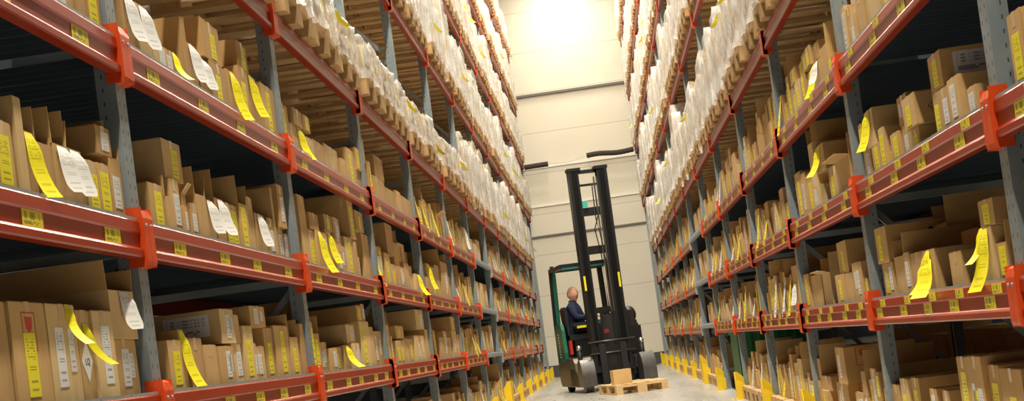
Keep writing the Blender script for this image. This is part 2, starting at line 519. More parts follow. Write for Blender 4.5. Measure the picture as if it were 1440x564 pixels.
('R',1,3,9.817,10.103,2.171,0.206,0.34,'Y',0),
('R',1,3,8.788,9.02,2.36,0.1,0.3,'',1),
('R',1,3,9.026,9.225,2.36,0.119,0.34,'Y',1),
('R',1,3,9.231,9.434,2.368,0.115,0.34,'Y',1),
('R',1,3,9.443,9.694,2.37,0.103,0.34,'Y',1),
('R',1,3,9.715,9.981,2.378,0.1,0.34,'Y',1),
('R',0,2,5.461,5.587,1.505,0.103,0.15,'W',0),
('R',0,2,5.667,5.843,1.505,0.179,0.25,'W',0),
('R',0,2,5.863,6.039,1.505,0.17,0.1,'W',0),
('R',0,2,6.045,6.185,1.505,0.185,0.34,'Y',0),
('R',0,2,6.514,6.681,1.505,0.1,0.25,'YD',0),
('R',0,2,6.687,6.879,1.505,0.148,0.34,'W',0),
('R',0,2,6.897,7.07,1.505,0.134,0.34,'Y',0),
('R',0,2,7.114,7.192,1.505,0.1,0.34,'Y',0),
('R',0,2,7.198,7.328,1.505,0.199,0.25,'Y',0),
('R',0,2,7.385,7.563,1.505,0.143,0.34,'Y',0),
('R',0,2,7.686,7.865,1.505,0.188,0.34,'W',0),
('R',0,2,5.971,6.191,1.691,0.147,0.45,'YS',1),
('R',0,2,6.437,6.686,1.606,0.14,0.25,'YD',1),
('R',0,2,6.692,6.906,1.654,0.131,0.2,'W',1),
('R',0,2,7.422,7.654,1.649,0.185,0.4,'YH',1),
('R',0,2,7.66,7.795,1.694,0.1,0.34,'Y',1),
('R',1,2,8.215,8.692,1.505,0.195,0.34,'F',0),
('R',1,2,8.714,8.835,1.505,0.193,0.25,'',0),
('R',1,2,8.841,9.097,1.505,0.208,0.25,'Y',0),
('R',1,2,9.309,9.634,1.505,0.142,0.34,'W',0),
('R',1,2,9.64,9.89,1.505,0.264,0.34,'Y',0),
('R',1,2,9.896,10.132,1.505,0.288,0.34,'W',0),
('R',1,2,10.138,10.414,1.505,0.321,0.34,'Y',0),
('R',1,2,9.057,9.416,1.714,0.165,0.4,'YH',1),
('R',1,2,9.422,9.599,1.648,0.279,0.4,'F',1),
('R',0,1,5.364,5.502,0.885,0.13,0.34,'YF',0),
('R',0,1,5.508,5.684,0.885,0.199,0.3,'YHT',0),
('R',0,1,6.044,6.241,0.885,0.138,0.4,'D',0),
('R',0,1,6.474,6.715,0.885,0.175,0.3,'YHH',0),
('R',0,1,6.721,7.029,0.885,0.179,0.34,'',0),
('R',0,1,7.035,7.169,0.885,0.191,0.2,'W',0),
('R',0,1,7.19,7.44,0.885,0.183,0.34,'F',0),
('R',0,1,7.46,7.759,0.885,0.167,0.25,'YW',0),
('R',0,1,5.438,5.644,1.085,0.1,0.3,'Y',1),
('R',0,1,7.486,7.779,1.053,0.186,0.5,'YD',1),
('R',0,1,7.239,7.499,0.885,0.318,0.5,'KF',0),
('R',0,1,6.679,7.01,0.885,0.249,0.3,'K',0),
('R',1,1,8.221,8.292,0.885,0.116,0.34,'Y',0),
('R',1,1,8.298,8.587,0.885,0.216,0.34,'W',0),
('R',1,1,8.649,8.894,0.885,0.17,0.34,'',0),
('R',1,1,8.903,9.234,0.885,0.173,0.34,'Y',0),
('R',1,1,9.568,9.916,0.885,0.21,0.34,'F',0),
('R',1,1,9.922,10.445,0.885,0.218,0.2,'S',0),
('R',1,1,10.451,10.691,0.885,0.239,0.2,'YS',0),
('R',1,1,8.738,9.09,1.059,0.191,0.2,'Y',1),
('R',0,0,5.393,5.692,0.16,0.406,0.3,'YBIG',0),
('R',0,0,5.776,5.936,0.16,0.411,0.2,'YY',0),
('R',0,0,5.942,6.154,0.16,0.446,0.3,'YW',0),
('R',0,0,6.162,6.341,0.16,0.442,0.1,'YD',0),
('R',0,0,6.6,6.718,0.16,0.284,0.34,'',0),
('R',0,0,6.828,6.977,0.16,0.284,0.3,'W',0),
('R',0,0,7.283,7.463,0.16,0.319,0.45,'Y',0),
('R',0,0,7.476,7.669,0.16,0.312,0.45,'Y',0),
('R',0,0,7.709,7.891,0.16,0.274,0.34,'',0),
('R',1,0,9.485,9.975,0.16,0.224,0.4,'RW',0),
('R',1,0,10.213,10.57,0.16,0.153,0.34,'Y',0),
('R',1,0,10.576,10.691,0.16,0.211,0.34,'',0),
('R',1,0,9.351,9.685,0.385,0.235,0.45,'WR',1),
('R',1,0,10.102,10.528,0.314,0.1,0.34,'',1),
('R',1,0,10.534,10.691,0.372,0.158,0.2,'F',1),
]
# ------------------------------------------------------------------ the building
XL, XR, Y0, BAY = -1.584, 1.414, 5.151, 2.8
RDEPTH = 1.10
WALL_Y = 39.35
NB = 12
BEAM_Z = {1: .709, 2: 1.329, 3: 1.995, 4: 2.753, 5: 4.166, 6: 5.59, 7: 7.01, 8: 8.45}   # underside of the connectors
DECK_Z = {0: .144, 1: .885, 2: 1.505, 3: 2.171}
ORD = ['nearest', 'second', 'third', 'fourth', 'fifth', 'sixth', 'seventh', 'eighth', 'ninth', 'tenth', 'eleventh', 'twelfth', 'thirteenth', 'fourteenth', 'fifteenth', 'sixteenth', 'seventeenth', 'eighteenth', 'nineteenth', 'twentieth', 'twenty-first', 'twenty-second', 'twenty-third', 'twenty-fourth']
NTH = ['first'] + ORD[1:]
LEVEL_NAME = {0: 'floor level', 1: 'lowest shelf', 2: 'second shelf', 3: 'third shelf', 4: 'fourth level', 5: 'fifth level', 6: 'sixth level', 7: 'seventh level', 8: 'top level'}
SIDE_NAME = {'L': 'left', 'R': 'right'}
def bay_name(b): return 'bay nearest the camera' if b < 0 else NTH[b] + ' full bay'
def PX(side): return XL if side == 'L' else XR
def RZ(side): return 0.0 if side == 'L' else math.pi

fl = MB().box(-9, 9, -6, WALL_Y + .3, -.2, 0, 'floor_concrete'); struct('floor', fl)
w = MB().box(-9, 9, WALL_Y, WALL_Y + .25, -.02, CEIL_Z + .1, 'wall_panels')
struct('wall_back', w)
struct('ceiling', MB().box(-9, 9, -6, WALL_Y + .3, CEIL_Z, CEIL_Z + .2, 'ceiling_paint'))
struct('baseboard_back', MB().box(-8.9, 8.9, WALL_Y - .03, WALL_Y, 0, .32, 'skirting'))
tr = MB().box(-8.9, 8.9, WALL_Y - .05, WALL_Y, 3.78, 3.83, 'line_grey'); struct('trim_1', tr)
struct('trim_2', MB().box(-8.9, 8.9, WALL_Y - .09, WALL_Y, 7.60, 7.66, 'line_grey'))
struct('trim_3', MB().box(-8.9, 8.9, WALL_Y - .04, WALL_Y, 5.64, 5.68, 'strip_pale'))
struct('trim_4', MB().box(-8.9, 8.9, WALL_Y - .04, WALL_Y, 4.60, 4.63, 'strip_pale'))
so = MB().box(-1.27, -1.17, WALL_Y - .05, WALL_Y, 2.87, 2.97, 'dark_plastic')
so.box(-1.24, -1.20, WALL_Y - .06, WALL_Y - .05, 2.90, 2.94, 'black_rubber')
tag(ob('wall_socket', so), 'small black square socket on the cream back wall', 'socket')

# ------------------------------------------------------------------ ceiling lamps
lamp_src = None
for i, ly in enumerate(LAMPS_Y):
    lab = 'long ceiling lamp over the aisle, %s from the back wall' % NTH[len(LAMPS_Y) - 1 - i]
    if lamp_src is None:
        lamp_src = thing('ceiling_lamp', lab, 'lamp', (-.08, ly, CEIL_Z - .9), 0, 'ceiling lamps over the aisle')
        ob('housing', MB().box(-.16, .16, -.78, .78, .03, .12, 'silver'), lamp_src)
        ob('diffuser', MB().box(-.13, .13, -.74, .74, .012, .03, 'lamp_diffuser'), lamp_src)
        ob('suspension_wire', MB().tube([(0, -.5, .12), (0, -.5, .9)], .004, 'galvanised', 5), lamp_src)
        ob('suspension_wire', MB().tube([(0, .5, .12), (0, .5, .9)], .004, 'galvanised', 5), lamp_src)
    else:
        copy_thing(lamp_src, (-.08, ly, CEIL_Z - .9), 0, lab)
    ld = bpy.data.lights.new('lamp_light', 'AREA'); ld.shape = 'RECTANGLE'; ld.size = .26; ld.size_y = 1.48
    ld.energy = LAMP_W * (1.5 if ly < 12 else 1.35 if ly < 30 else .8 if ly < 33 else .38); ld.color = LAMP_COLOR
    lo = bpy.data.objects.new('lamp_light', ld); COL.objects.link(lo)
    lo.location = (-.08, ly, CEIL_Z - .9)

# ------------------------------------------------------------------ rack parts (local: front plane of the beams at x=0, aisle at +x)
def upright_mb(h, front=True):
    b = MB(); o = -.030; k = 1 if front else -1
    def X(x): return o - x if front else x
    # web with slots, two flanges, two folded lips
    for (x0, x1, y0, y1) in ((0, .003, -.05, .05), (.003, .072, -.05, -.047), (.003, .072, .047, .05), (.069, .072, -.047, -.030), (.069, .072, .030, .047)):
        if front: b.box(o - x1, o - x0, y0, y1, .012, h, 'galvanised_slots')
        else: b.box(o - RDEPTH + x0, o - RDEPTH + x1, y0, y1, .012, h, 'galvanised_slots')
    return b
UH = 9.55
ME_front = upright_mb(UH).mesh('front_upright'); ME_rear = upright_mb(UH, False).mesh('rear_upright')
ME_foot = MB().box(-.13, .0, -.075, .075, 0, .012, 'galvanised').mesh('foot_plate')
ME_foot_r = MB().box(-.03 - RDEPTH - .02, -.03 - RDEPTH + .09, -.075, .075, 0, .012, 'galvanised').mesh('foot_plate')
ME_hbrace = MB().box(-.03 - RDEPTH + .05, -.08, -.02, .02, -.02, .02, 'galvanised').mesh('horizontal_brace')
dz = 1.15
ME_dbr = {}
for sgn in (1, -1):
    a = (-.03 - RDEPTH + .06, 0, .04 if sgn > 0 else dz - .04); c = (-.085, 0, dz - .04 if sgn > 0 else .04)
    ME_dbr[sgn] = MB().bar(a, c, .036, .02, 'galvanised', (0, 1, 0)).mesh('diagonal_brace')

def frame(side, y, label, broad=False):
    t = thing('upright_frame', label, 'rack upright', (PX(side), y, 0), RZ(side), 'galvanised upright frames of the %s rack' % SIDE_NAME[side])
    for n, me in (('front_upright', ME_front), ('rear_upright', ME_rear), ('foot_plate', ME_foot), ('foot_plate', ME_foot_r)):
        o_ = ob(n, me, t)
        if broad and n.endswith('upright'): o_.scale = (1, 1.6, 1)
    z = .25; i = 0
    s = -1 if side == 'L' else 1
    x0, x1 = sorted((PX(side), PX(side) + s * RDEPTH))
    while z + dz < UH:
        if in_photo(x0, x1, y, y, z, z + dz, 80, 60):
            ob('horizontal_brace', ME_hbrace, t, (0, 0, z))
            ob('diagonal_brace', ME_dbr[1 if i % 2 == 0 else -1], t, (0, 0, z))
        z += dz; i += 1
    return t
for side in 'LR':
    for k in range(0, NB + 1):
        frame(side, Y0 + BAY * k, '%s steel upright frame, %s from the camera in the %s rack' % ('broad galvanised' if k == 6 else 'galvanised', NTH[k], SIDE_NAME[side]), k == 6)
frame('L', Y0 - BAY, 'galvanised upright frame beyond the left edge beside the camera, left rack')
frame('R', Y0 - BAY, 'galvanised upright frame beyond the right edge beside the camera, right rack')

# beam: stepped box section, thicker rounded lower lip, recessed web, upper band
BL = BAY - .104
prof = [(-.045, .032), (-.004, .032), (.0, .038), (.0, .058), (-.005, .066), (-.011, .070), (-.011, .118), (-.004, .124), (-.006, .160), (-.010, .166), (-.045, .166)]
ME_beam = MB().prism(prof, -BL / 2, BL / 2, 'beam_paint').mesh('beam_profile')
ME_beam_g = MB().prism([(-.045, .105), (-.004, .105), (.0, .112), (.0, .155), (-.006, .166), (-.045, .166)], -BL / 2, BL / 2, 'galvanised').mesh('beam_profile')
def connector_mb(sy, mat):
    b = MB(); y = sy * (BAY / 2 - .051)
    b.box(-.040, .006, *sorted((y - sy * .004, y)), 0, .215, mat)              # plate the beam is welded to
    b.box(-.0295, -.024, *sorted((y, y + sy * .047)), 0, .215, mat)            # hooked on the upright's face
    b.prism([(-.024, .0), (.006, .006), (.010, .02), (.010, .175), (.002, .205), (-.024, .215)], *sorted((y - sy * .004, y + sy * .0495)), mat)
    b.box(-.060, -.024, *sorted((y - sy * .0045, y - sy * .0015)), 0, .215, mat)
    b.tube([(.009, y + sy * .025, .15), (.014, y + sy * .025, .15)], .006, 'galvanised', 8)
    return b
ME_con = {(s, g): connector_mb(s, 'galvanised' if g else 'connector_paint').mesh('end_connector') for s in (1, -1) for g in (0, 1)}
def sticker(wd, h):
    b = MB().box(-.0012, 0, -wd / 2, wd / 2, 0, h, 'sticker_yellow')
    b.quad([(.0003, -wd / 2, 0), (.0003, wd / 2, 0), (.0003, wd / 2, h), (.0003, -wd / 2, h)], 'sticker_yellow'); return b
ME_st = sticker(.155, .050).mesh('location_sticker'); ME_st2 = sticker(.13, .036).mesh('location_sticker')

def beam(side, b, lv, rear=False):
    z = BEAM_Z[lv]; y = Y0 + BAY * (b + .5); x = PX(side); s = -1 if side == 'L' else 1
    g = b == 5 and lv <= 3
    where = '%s of the %s rack, %s' % (LEVEL_NAME[lv], SIDE_NAME[side], bay_name(b))
    lab = '%s %s beam, %s' % ('galvanised' if g else 'orange red', 'rear' if rear else 'front', where)
    t = thing('rack_beam', lab, 'rack beam', (x, y, z), RZ(side), '%s beams of the %s rack' % ('rear' if rear else 'front', SIDE_NAME[side]))
    if rear:
        t.location = (x + s * (RDEPTH + .06), y, z); t.rotation_euler = (0, 0, RZ(side) + math.pi)
    ob('beam_profile', ME_beam_g if g else ME_beam, t)
    for sy in (1, -1): ob('end_connector', ME_con[sy, int(g)], t)
    if rear or g: return
    if lv <= 3:
        rs = random.Random(b * 7 + lv)
        n = 4 if lv > 1 else 5
        for i in range(n):
            yy = -BL / 2 + BL * (i + .5) / n + rs.uniform(-.05, .05)
            if side == 'L':
                ob('location_sticker', ME_st, t, (-.0105 + .0013, yy, .0685))
            else:
                ob('location_sticker', ME_st, t, (-.0105 + .0013, yy - .05, .0685))
                ob('location_sticker', ME_st2, t, (-.0045 + .0013, yy + .09, .1245))

def has_beam(b, lv):
    if lv <= 4: return b <= 10
    return b <= 11
vis = set()
for side in 'LR':
    s = -1 if side == 'L' else 1
    for b in range(-1, NB):
        for lv in range(1, 9):
            if not has_beam(b, lv): continue
            x0, x1 = sorted((PX(side), PX(side) + s * RDEPTH)); ya = Y0 + BAY * b
            z = BEAM_Z[lv]
            if in_photo(PX(side), PX(side) + s * .05, ya, ya + BAY, z, z + .2, 60, 40):
                beam(side, b, lv)
            if in_photo(x0, x1, ya, ya + BAY, z, z + .2, 60, 40):
                beam(side, b, lv, True)
                vis.add((side, b, lv))

# ------------------------------------------------------------------ shelf decks of folded steel panels
NP = 9; PW = (BAY - .12) / NP
def deck_panel_mb():
    b = MB(); d = RDEPTH + .02; w_ = PW - .008; h = w_ / 2
    b.box(-d, -.006, -h, h, .004, .010, 'deck_steel_shaded')
    b.box(-.008, -.004, -h, h, -.018, .010, 'galvanised'); b.box(-d, -d + .003, -h, h, -.02, .010, 'galvanised')
    for yy in (-h, -h / 3, h / 3, h - .003): b.box(-d + .06, -.06, yy, yy + .003, -.028, .004, 'deck_steel_shaded')
    return b
ME_panel = deck_panel_mb().mesh('deck_panel')
for side in 'LR':
    for b in range(-1, 11):
        for lv in (1, 2, 3):
            if (side, b, lv) not in vis: continue
            z = BEAM_Z[lv] + .166
            t = thing('shelf_deck', 'grey steel panel deck, %s of the %s rack, %s' % (LEVEL_NAME[lv], SIDE_NAME[side], bay_name(b)), 'shelf deck',
                      (PX(side) + (-.006 if side == 'L' else .006), Y0 + BAY * (b + .5), z), RZ(side), 'shelf decks of the %s rack' % SIDE_NAME[side])
            for i in range(NP): ob('deck_panel', ME_panel, t, (0, -BAY / 2 + .06 + PW * (i + .5), 0))
DECK_TOP = {l: BEAM_Z[l] + .166 + .010 for l in (1, 2, 3)}

# ------------------------------------------------------------------ yellow post guards
def guard_mb(w_, h, slope=True):
    b = MB()
    p = [(-w_ / 2, 0), (w_ / 2, 0), (w_ / 2, h * .72 if slope else h), (w_ / 4, h if slope else h), (-w_ / 2, h)]
    b.prism(p, .052, .060, 'yellow_guard', 'x')
    b.prism([(-.05, 0), (.06, 0), (.06, h), (.02, h), (-.05, h * .75)], -w_ / 2 - .008, -w_ / 2, 'yellow_guard')
    b.prism([(-.05, 0), (.06, 0), (.06, h * .7), (.02, h * .7), (-.05, h * .5)], w_ / 2, w_ / 2 + .008, 'yellow_guard')
    return b
ME_guard = guard_mb(.12, .30).mesh('guard_plate'); ME_guard_w = guard_mb(.46, .42, False).mesh('guard_plate')
ME_gfoot = MB().box(-.02, .12, -.09, .09, 0, .008, 'yellow_guard').tube([(.09, .05, .008), (.09, .05, .02)], .012, 'galvanised', 6).tube([(.09, -.05, .008), (.09, -.05, .02)], .012, 'galvanised', 6).mesh('floor_plate')
for side in 'LR':
    for k in range(0, NB + 1):
        if not in_photo(PX(side), PX(side), Y0 + BAY * k - .2, Y0 + BAY * k + .2, 0, .45, 30, 20): continue
        wide = k == 6
        t = thing('post_guard', '%syellow steel guard at the foot of the %s upright, %s rack' % ('wide ' if wide else '', NTH[k], SIDE_NAME[side]), 'post guard',
                  (PX(side) + (.012 if side == 'L' else -.012), Y0 + BAY * k + (.06 if wide else 0), 0), RZ(side), 'yellow post guards along the %s rack' % SIDE_NAME[side])
        ob('guard_plate', ME_guard_w if wide else ME_guard, t); ob('floor_plate', ME_gfoot, t)

# ------------------------------------------------------------------ cartons
def label_part(name, mat, wd, h):
    b = MB().box(-.001, .0002, -wd / 2, wd / 2, 0, h, mat)
    b.quad([(.0006, -wd / 2, 0), (.0006, wd / 2, 0), (.0006, wd / 2, h), (.0006, -wd / 2, h)], mat); return b
def ribbon_mb(mat, wd, ln, out, near=-1, side=0.0, turn=.55, rounded=False):
    """a strip of paper stuck at the top, curling away from the carton"""
    b = MB(); n = 10; v0 = []
    for i in range(n + 1):
        t_ = i / n
        z = -ln * (t_ - .25 * max(0, t_ - .5) ** 2); x = .002 + .012 * t_ + out * max(0, (t_ - .35) / .65) ** 1.8
        y = side * t_ ** 1.5; tw = turn * min(1, t_ * 4) + .2 * t_
        x += wd / 2 * math.sin(tw); ns = near
        wq = wd * (1 - .35 * max(0, t_ - .85) / .15) if rounded else wd
        a = (x + ns * wq / 2 * math.sin(tw), y - wq / 2 * math.cos(tw), z); c = (x - ns * wq / 2 * math.sin(tw), y + wq / 2 * math.cos(tw), z)
        v0.append((a, c))
    for i in range(n):
        (a, c), (a2, c2) = v0[i], v0[i + 1]
        b.quad([a2, c2, c, a], mat, ((0, 1 - (i + 1) / n), (1, 1 - (i + 1) / n), (1, 1 - i / n), (0, 1 - i / n)))
    b.smooth = set(range(n)); return b

def carton_body(b, x0, x1, y0, y1, z0, z1, mat, open_=False, tape=True):
    """closed carton: four walls, two top flaps meeting at a seam, tape along it; or an open one with an inside"""
    e = .004
    if not open_:
        b.box(x0, x1, y0, y1, z0, z1 - .003, mat)
        ym = (y0 + y1) / 2
        b.box(x0 + .002, x1 - .002, y0 + .002, ym - .0015, z1 - .003, z1, mat)
        b.box(x0 + .002, x1 - .002, ym + .0015, y1 - .002, z1 - .003, z1, mat)
        if tape and y1 - y0 > .08:
            b.box(x0 - .0005, x1 + .0007, ym - .018, ym + .018, z1, z1 + .0006, 'packing_tape')
            b.box(x1, x1 + .0008, ym - .018, ym + .018, z1 - .05, z1, 'packing_tape')
    else:
        b.box(x0, x1, y0, y1, z0, z0 + e, mat)
        b.box(x0, x0 + e, y0, y1, z0 + e, z1, mat); b.box(x1 - e, x1, y0, y1, z0 + e, z1, mat)
        b.box(x0 + e, x1 - e, y0, y0 + e, z0 + e, z1, mat); b.box(x0 + e, x1 - e, y1 - e, y1, z0 + e, z1, mat)
def flap(p0, p1, wd, ang, axis, e=.004):
    """flap hinged on the edge p0-p1 leaning by ang from vertical towards axis"""
    p0 = Vector(p0); p1 = Vector(p1); a = Vector(axis); up = Vector((0, 0, math.cos(ang))) + a * math.sin(ang)
    nrm = (p1 - p0).normalized().cross(up).normalized() * e
    q0 = p0 + up * wd; q1 = p1 + up * wd
    return MB().hexa([p0, p1, p1 + nrm, p0 + nrm, q0, q1, q1 + nrm, q0 + nrm], 'cardboard')

carton_count = 0
shelf_pos = {}
def carton(side, b, lv, y0, y1, z0, h, d, flags, stacked, inset=0.0, rot=0.0, where=None):
    global carton_count
    carton_count += 1
    w_ = y1 - y0; cs = 1 if side == 'L' else -1         # local +y is world +y on the left, -y on the right
    near = -1 if side == 'L' else 1                     # local sign of the camera-facing flank
    rnd = random.Random(int(y0 * 1000) + lv * 77 + (9 if side == 'L' else 0))
    tall = h > .27; small = h < .15
    marks = []
    yl = 'Y' in flags; wl = 'W' in flags; hang = 'H' in flags; fl_ = 'F' in flags
    if 'LQ' in flags: marks = ['diamond label']
    elif 'BIG' in flags: marks = ['big yellow label']
    elif hang and yl: marks = ['hanging yellow strip']
    elif hang: marks = ['hanging white label']
    elif yl and wl: marks = ['two labels']
    elif yl: marks = ['yellow label']
    elif wl: marks = ['white label']
    elif 'S' in flags: marks = ['wide white label']
    key = (side, b, lv, stacked); shelf_pos[key] = shelf_pos.get(key, 0) + 1
    nn = shelf_pos[key] - 1
    lab = '%s%s carton%s, %s %s on %s, %s' % ('tall ' if tall else 'small ' if small else '', 'open' if fl_ else 'brown',
        ', ' + marks[0] if marks else '', NTH[min(nn, 23)], 'stacked' if stacked else 'along', ('%s rack %s' % (SIDE_NAME[side], LEVEL_NAME[lv])),
        ('nearest bay' if b < 0 else NTH[b] + ' full bay'))
    px = PX(side) - (.045 + inset + .028 * rnd.random() ** 2) * cs
    if not rot and w_ > .08: rot = rnd.uniform(-.013, .013)
    t = thing('cardboard_carton', lab, 'carton', (px, (y0 + y1) / 2, z0), RZ(side) + rot, 'cartons on the %s of the %s rack' % (LEVEL_NAME[lv], SIDE_NAME[side]))
    bd = MB(); hw = w_ / 2 - .0005
    mat = rnd.choice(['cardboard', 'cardboard', 'cardboard', 'cardboard_pale', 'cardboard_dark'])
    carton_body(bd, -d, 0, -hw, hw, 0, h, mat, fl_)
    ob('carton_body', bd, t)
    if fl_:
        fh = min(.13, max(.07, h * .6))
        ob('flap', flap((-d, near * hw, h), (-.002, near * hw, h), fh, .10 * rnd.random(), (0, near, 0)), t)
        if rnd.random() < .4: ob('flap', flap((-d, -near * hw, h), (-.002, -near * hw, h), fh * .8, .05 + rnd.random() * .3, (0, -near, 0)), t)
        if rnd.random() < .12: ob('flap', flap((-.002, -hw, h), (-.002, hw, h), min(.08, w_), .5 + rnd.random(), (1, 0, 0)), t)
    lw = min(.085, w_ * .74)
    if 'LQ' in flags:
        dm = MB(); r = min(.045, w_ * .42)
        dm.prism([(-r, h * .42), (0, h * .42 - r * 1.5), (r, h * .42), (0, h * .42 + r * 1.5)], 0, .0012, 'white_paper', 'x'); o2 = ob('diamond_label', dm, t); o2['label'] = 'white diamond label reading LQ'
        tx = bpy.data.curves.new('lettering', 'FONT'); tx.body = 'LQ'; tx.size = .03; tx.align_x = 'CENTER'; tx.extrude = .0003
        tx.materials.append(M['black_print'])
        tmp = bpy.data.objects.new('lettering_curve', tx); COL.objects.link(tmp); bpy.context.view_layer.update()
        tm = bpy.data.meshes.new_from_object(tmp.evaluated_get(bpy.context.evaluated_depsgraph_get())); bpy.data.objects.remove(tmp)
        to = ob('lettering', tm, o2)
        to.rotation_euler = (math.pi / 2, 0, math.pi / 2); to.location = (.0018, 0, h * .42 - .01)
        o3 = ob('hanging_strip', ribbon_mb('yellow_paper', .03, .15, .05, near, side=.04), t, (.001, .0, h * .85)); o3['label'] = 'yellow strip'
    elif hang and (yl or wl):
        mat_l = 'strip_yellow' if yl else 'strip_white'
        out = rnd.uniform(.025, .06) if yl else rnd.uniform(.008, .018)
        hw_ = min(.065, w_ * .7) if yl else min(.078, w_ * .8)
        o2 = ob('hanging_strip', ribbon_mb(mat_l, hw_, h * (rnd.uniform(1.0, 1.3) if yl and h < .25 and lv else .85), out, near, side=0.0, turn=.40 if yl else .28, rounded=wl), t, (.001, rnd.uniform(-.1, .1) * w_, h * .97)); o2['label'] = '%s paper strip curling off the carton' % ('yellow' if yl else 'white')
        if 'HH' in flags:
            ob('hanging_strip', ribbon_mb(mat_l, lw, h * 1.0, .04, near, side=near * .05), t, (.001, .01, h * .75))
        if wl and yl:
            ob('address_label', label_part('address_label', 'label_white', lw * .8, h * .5), t, (.001, -near * w_ * .22, h * .15))
    else:
        if yl:
            off = -near * w_ * .18 if wl else rnd.uniform(-.12, .12) * w_
            o2 = ob('yellow_label', label_part('yellow_label', 'label_yellow', lw, h * rnd.uniform(.6, .85)), t, (.001, off, h * .08)); o2['label'] = 'yellow barcode label'
        if wl:
            off = near * w_ * .2 if yl else rnd.uniform(-.15, .15) * w_
            o2 = ob('white_label', label_part('white_label', 'label_white', lw * .85, h * rnd.uniform(.5, .75)), t, (.001, off, h * .15)); o2['label'] = 'white barcode label'
        if wl and w_ > .2:
            ob('white_label', label_part('white_label', 'label_white', .045, h * .45), t, (.001, -near * w_ * .25, h * .3))
    if 'T' in flags:
        ob('hanging_strip', ribbon_mb('yellow_paper', .032, .14, .05, near, side=near * .03), t, (.001, -near * w_ * .2, h))
    R = Matrix.Rotation(near * math.pi / 2, 4, 'Z')
    def flank(b_): # meshes made in the y-z plane facing +x are turned on to the camera-side flank
        b_.v = [tuple(R @ Vector(v)) for v in b_.v]; return b_
    if 'S' in flags:
        lwid = min(.20, d * .55)
        o2 = ob('wide_label', flank(label_part('wide_label', 'label_wide', lwid, min(.13, h * .62))), t, (-.05 - lwid / 2, near * (hw + .0008), h * .25)); o2['label'] = 'wide white barcode label'
    if 'BIG' in flags:
        o2 = ob('yellow_label', flank(label_part('yellow_label', 'label_yellow', .12, h * .75)), t, (-.10, near * (hw + .0008), h * .15)); o2['label'] = 'big yellow barcode label'
    if 'D' in flags:
        q = MB(); r = min(.06, h * .4, d * .4)
        for i in range(4):
            a0 = math.pi / 2 * i; a1 = a0 + math.pi / 2
            q.bar((0, math.cos(a0) * r, math.sin(a0) * r), (0, math.cos(a1) * r, math.sin(a1) * r), .0012, .006, 'black_print', (1, 0, 0))
        q.prism([(-r * .5, r * .5), (0, r * .15), (r * .5, r * .5), (0, r * .95)], -.0006, .0006, 'black_print', 'x')
        o2 = ob('hazard_mark', flank(q), t, (-d * .45, near * (hw + .0008), h * .5)); o2['label'] = 'black diamond hazard mark'
    if 'R' in flags:
        q = MB()
        zc = h * .72; s_ = min(.05, h * .25)
        for (ya, yb, za, zb) in ((-s_, s_, zc + s_, zc + s_ + .004), (-s_, s_, zc - s_ * 1.2, zc - s_ * 1.2 + .004), (-s_, -s_ + .004, zc - s_ * 1.2, zc + s_), (s_ - .004, s_, zc - s_ * 1.2, zc + s_)):
            q.box(0, .0007, ya, yb, za, zb, 'red_print')
        q.prism([(-s_ * .55, zc + s_ * .8), (s_ * .55, zc + s_ * .8), (s_ * .4, zc + .1 * s_), (.004, zc - .1 * s_), (.004, zc - .7 * s_), (s_ * .3, zc - .9 * s_), (-s_ * .3, zc - .9 * s_), (-.004, zc - .7 * s_), (-.004, zc - .1 * s_), (-s_ * .4, zc + .1 * s_)][::-1], 0, .0008, 'red_print', 'x')
        if side == 'R': q = flank(q); ob('fragile_mark', q, t, (-.12, near * (hw + .001), 0))
        else: ob('fragile_mark', q, t, (.0002, near * -.0 , 0))
    return t

for (side, b, lv, y0, y1, z0, h, d, flags, st) in HAND:
    dz0 = 0 if lv == 0 else DECK_TOP[lv] - {1: .885, 2: 1.505, 3: 2.171}[lv]
    carton(side, b, lv, y0, y1, z0 + dz0 + (.001 if lv else -.015), h, d, flags, st, inset=.25 if 'K' in flags else 0.0)

# the rest of the shelves: same goods, filled bay by bay
hand_bays = {(q[0], q[1], q[2]) for q in HAND}
hand_end = {}
for q in HAND: hand_end[q[:3]] = max(hand_end.get(q[:3], 0), q[4])
hand_start = {}
for q in HAND: hand_start[q[:3]] = min(hand_start.get(q[:3], 99), q[3])
specs = []
R2 = random.Random(11)
def fill(side, b, lv, ya, yb, z0, clear):
    y = ya
    if b == 5 and lv > 0:                       # the bay with grey beams holds a few big boxes
        for k_ in range(3):
            wd = R2.uniform(.42, .62); specs.append((side, b, lv, y, y + wd, z0, R2.uniform(.24, .38), .55, R2.choice(['', 'W']), 0)); y += wd + .22
        return
    while y < yb - .1:
        w_ = R2.choice([.10, .12, .14, .16, .2, .26, .32]) * R2.uniform(.9, 1.1)
        if y + w_ > yb: w_ = yb - y
        if w_ < .08: break
        if R2.random() < .06: y += .12; continue
        h = min(clear * .72, R2.uniform(.16, .36)); d = R2.uniform(.3, .45)
        fl = R2.choice(['Y', 'W', 'Y', '', 'YW', 'YH', 'F', 'YF', 'WF', 'YF', 'Y', 'WH'])
        specs.append((side, b, lv, y, y + w_, z0, h, d, fl, 0))
        if R2.random() < .33 and h < clear * .55 and 'F' not in fl:
            h2 = min(R2.uniform(.1, .2), clear - h - .06)
            specs.append((side, b, lv, y + .01, y + w_ - .004, z0 + h + .002, h2, d, R2.choice(['Y', 'W', '', 'F']), 1))
        y += w_ + .006 + R2.random() * .01
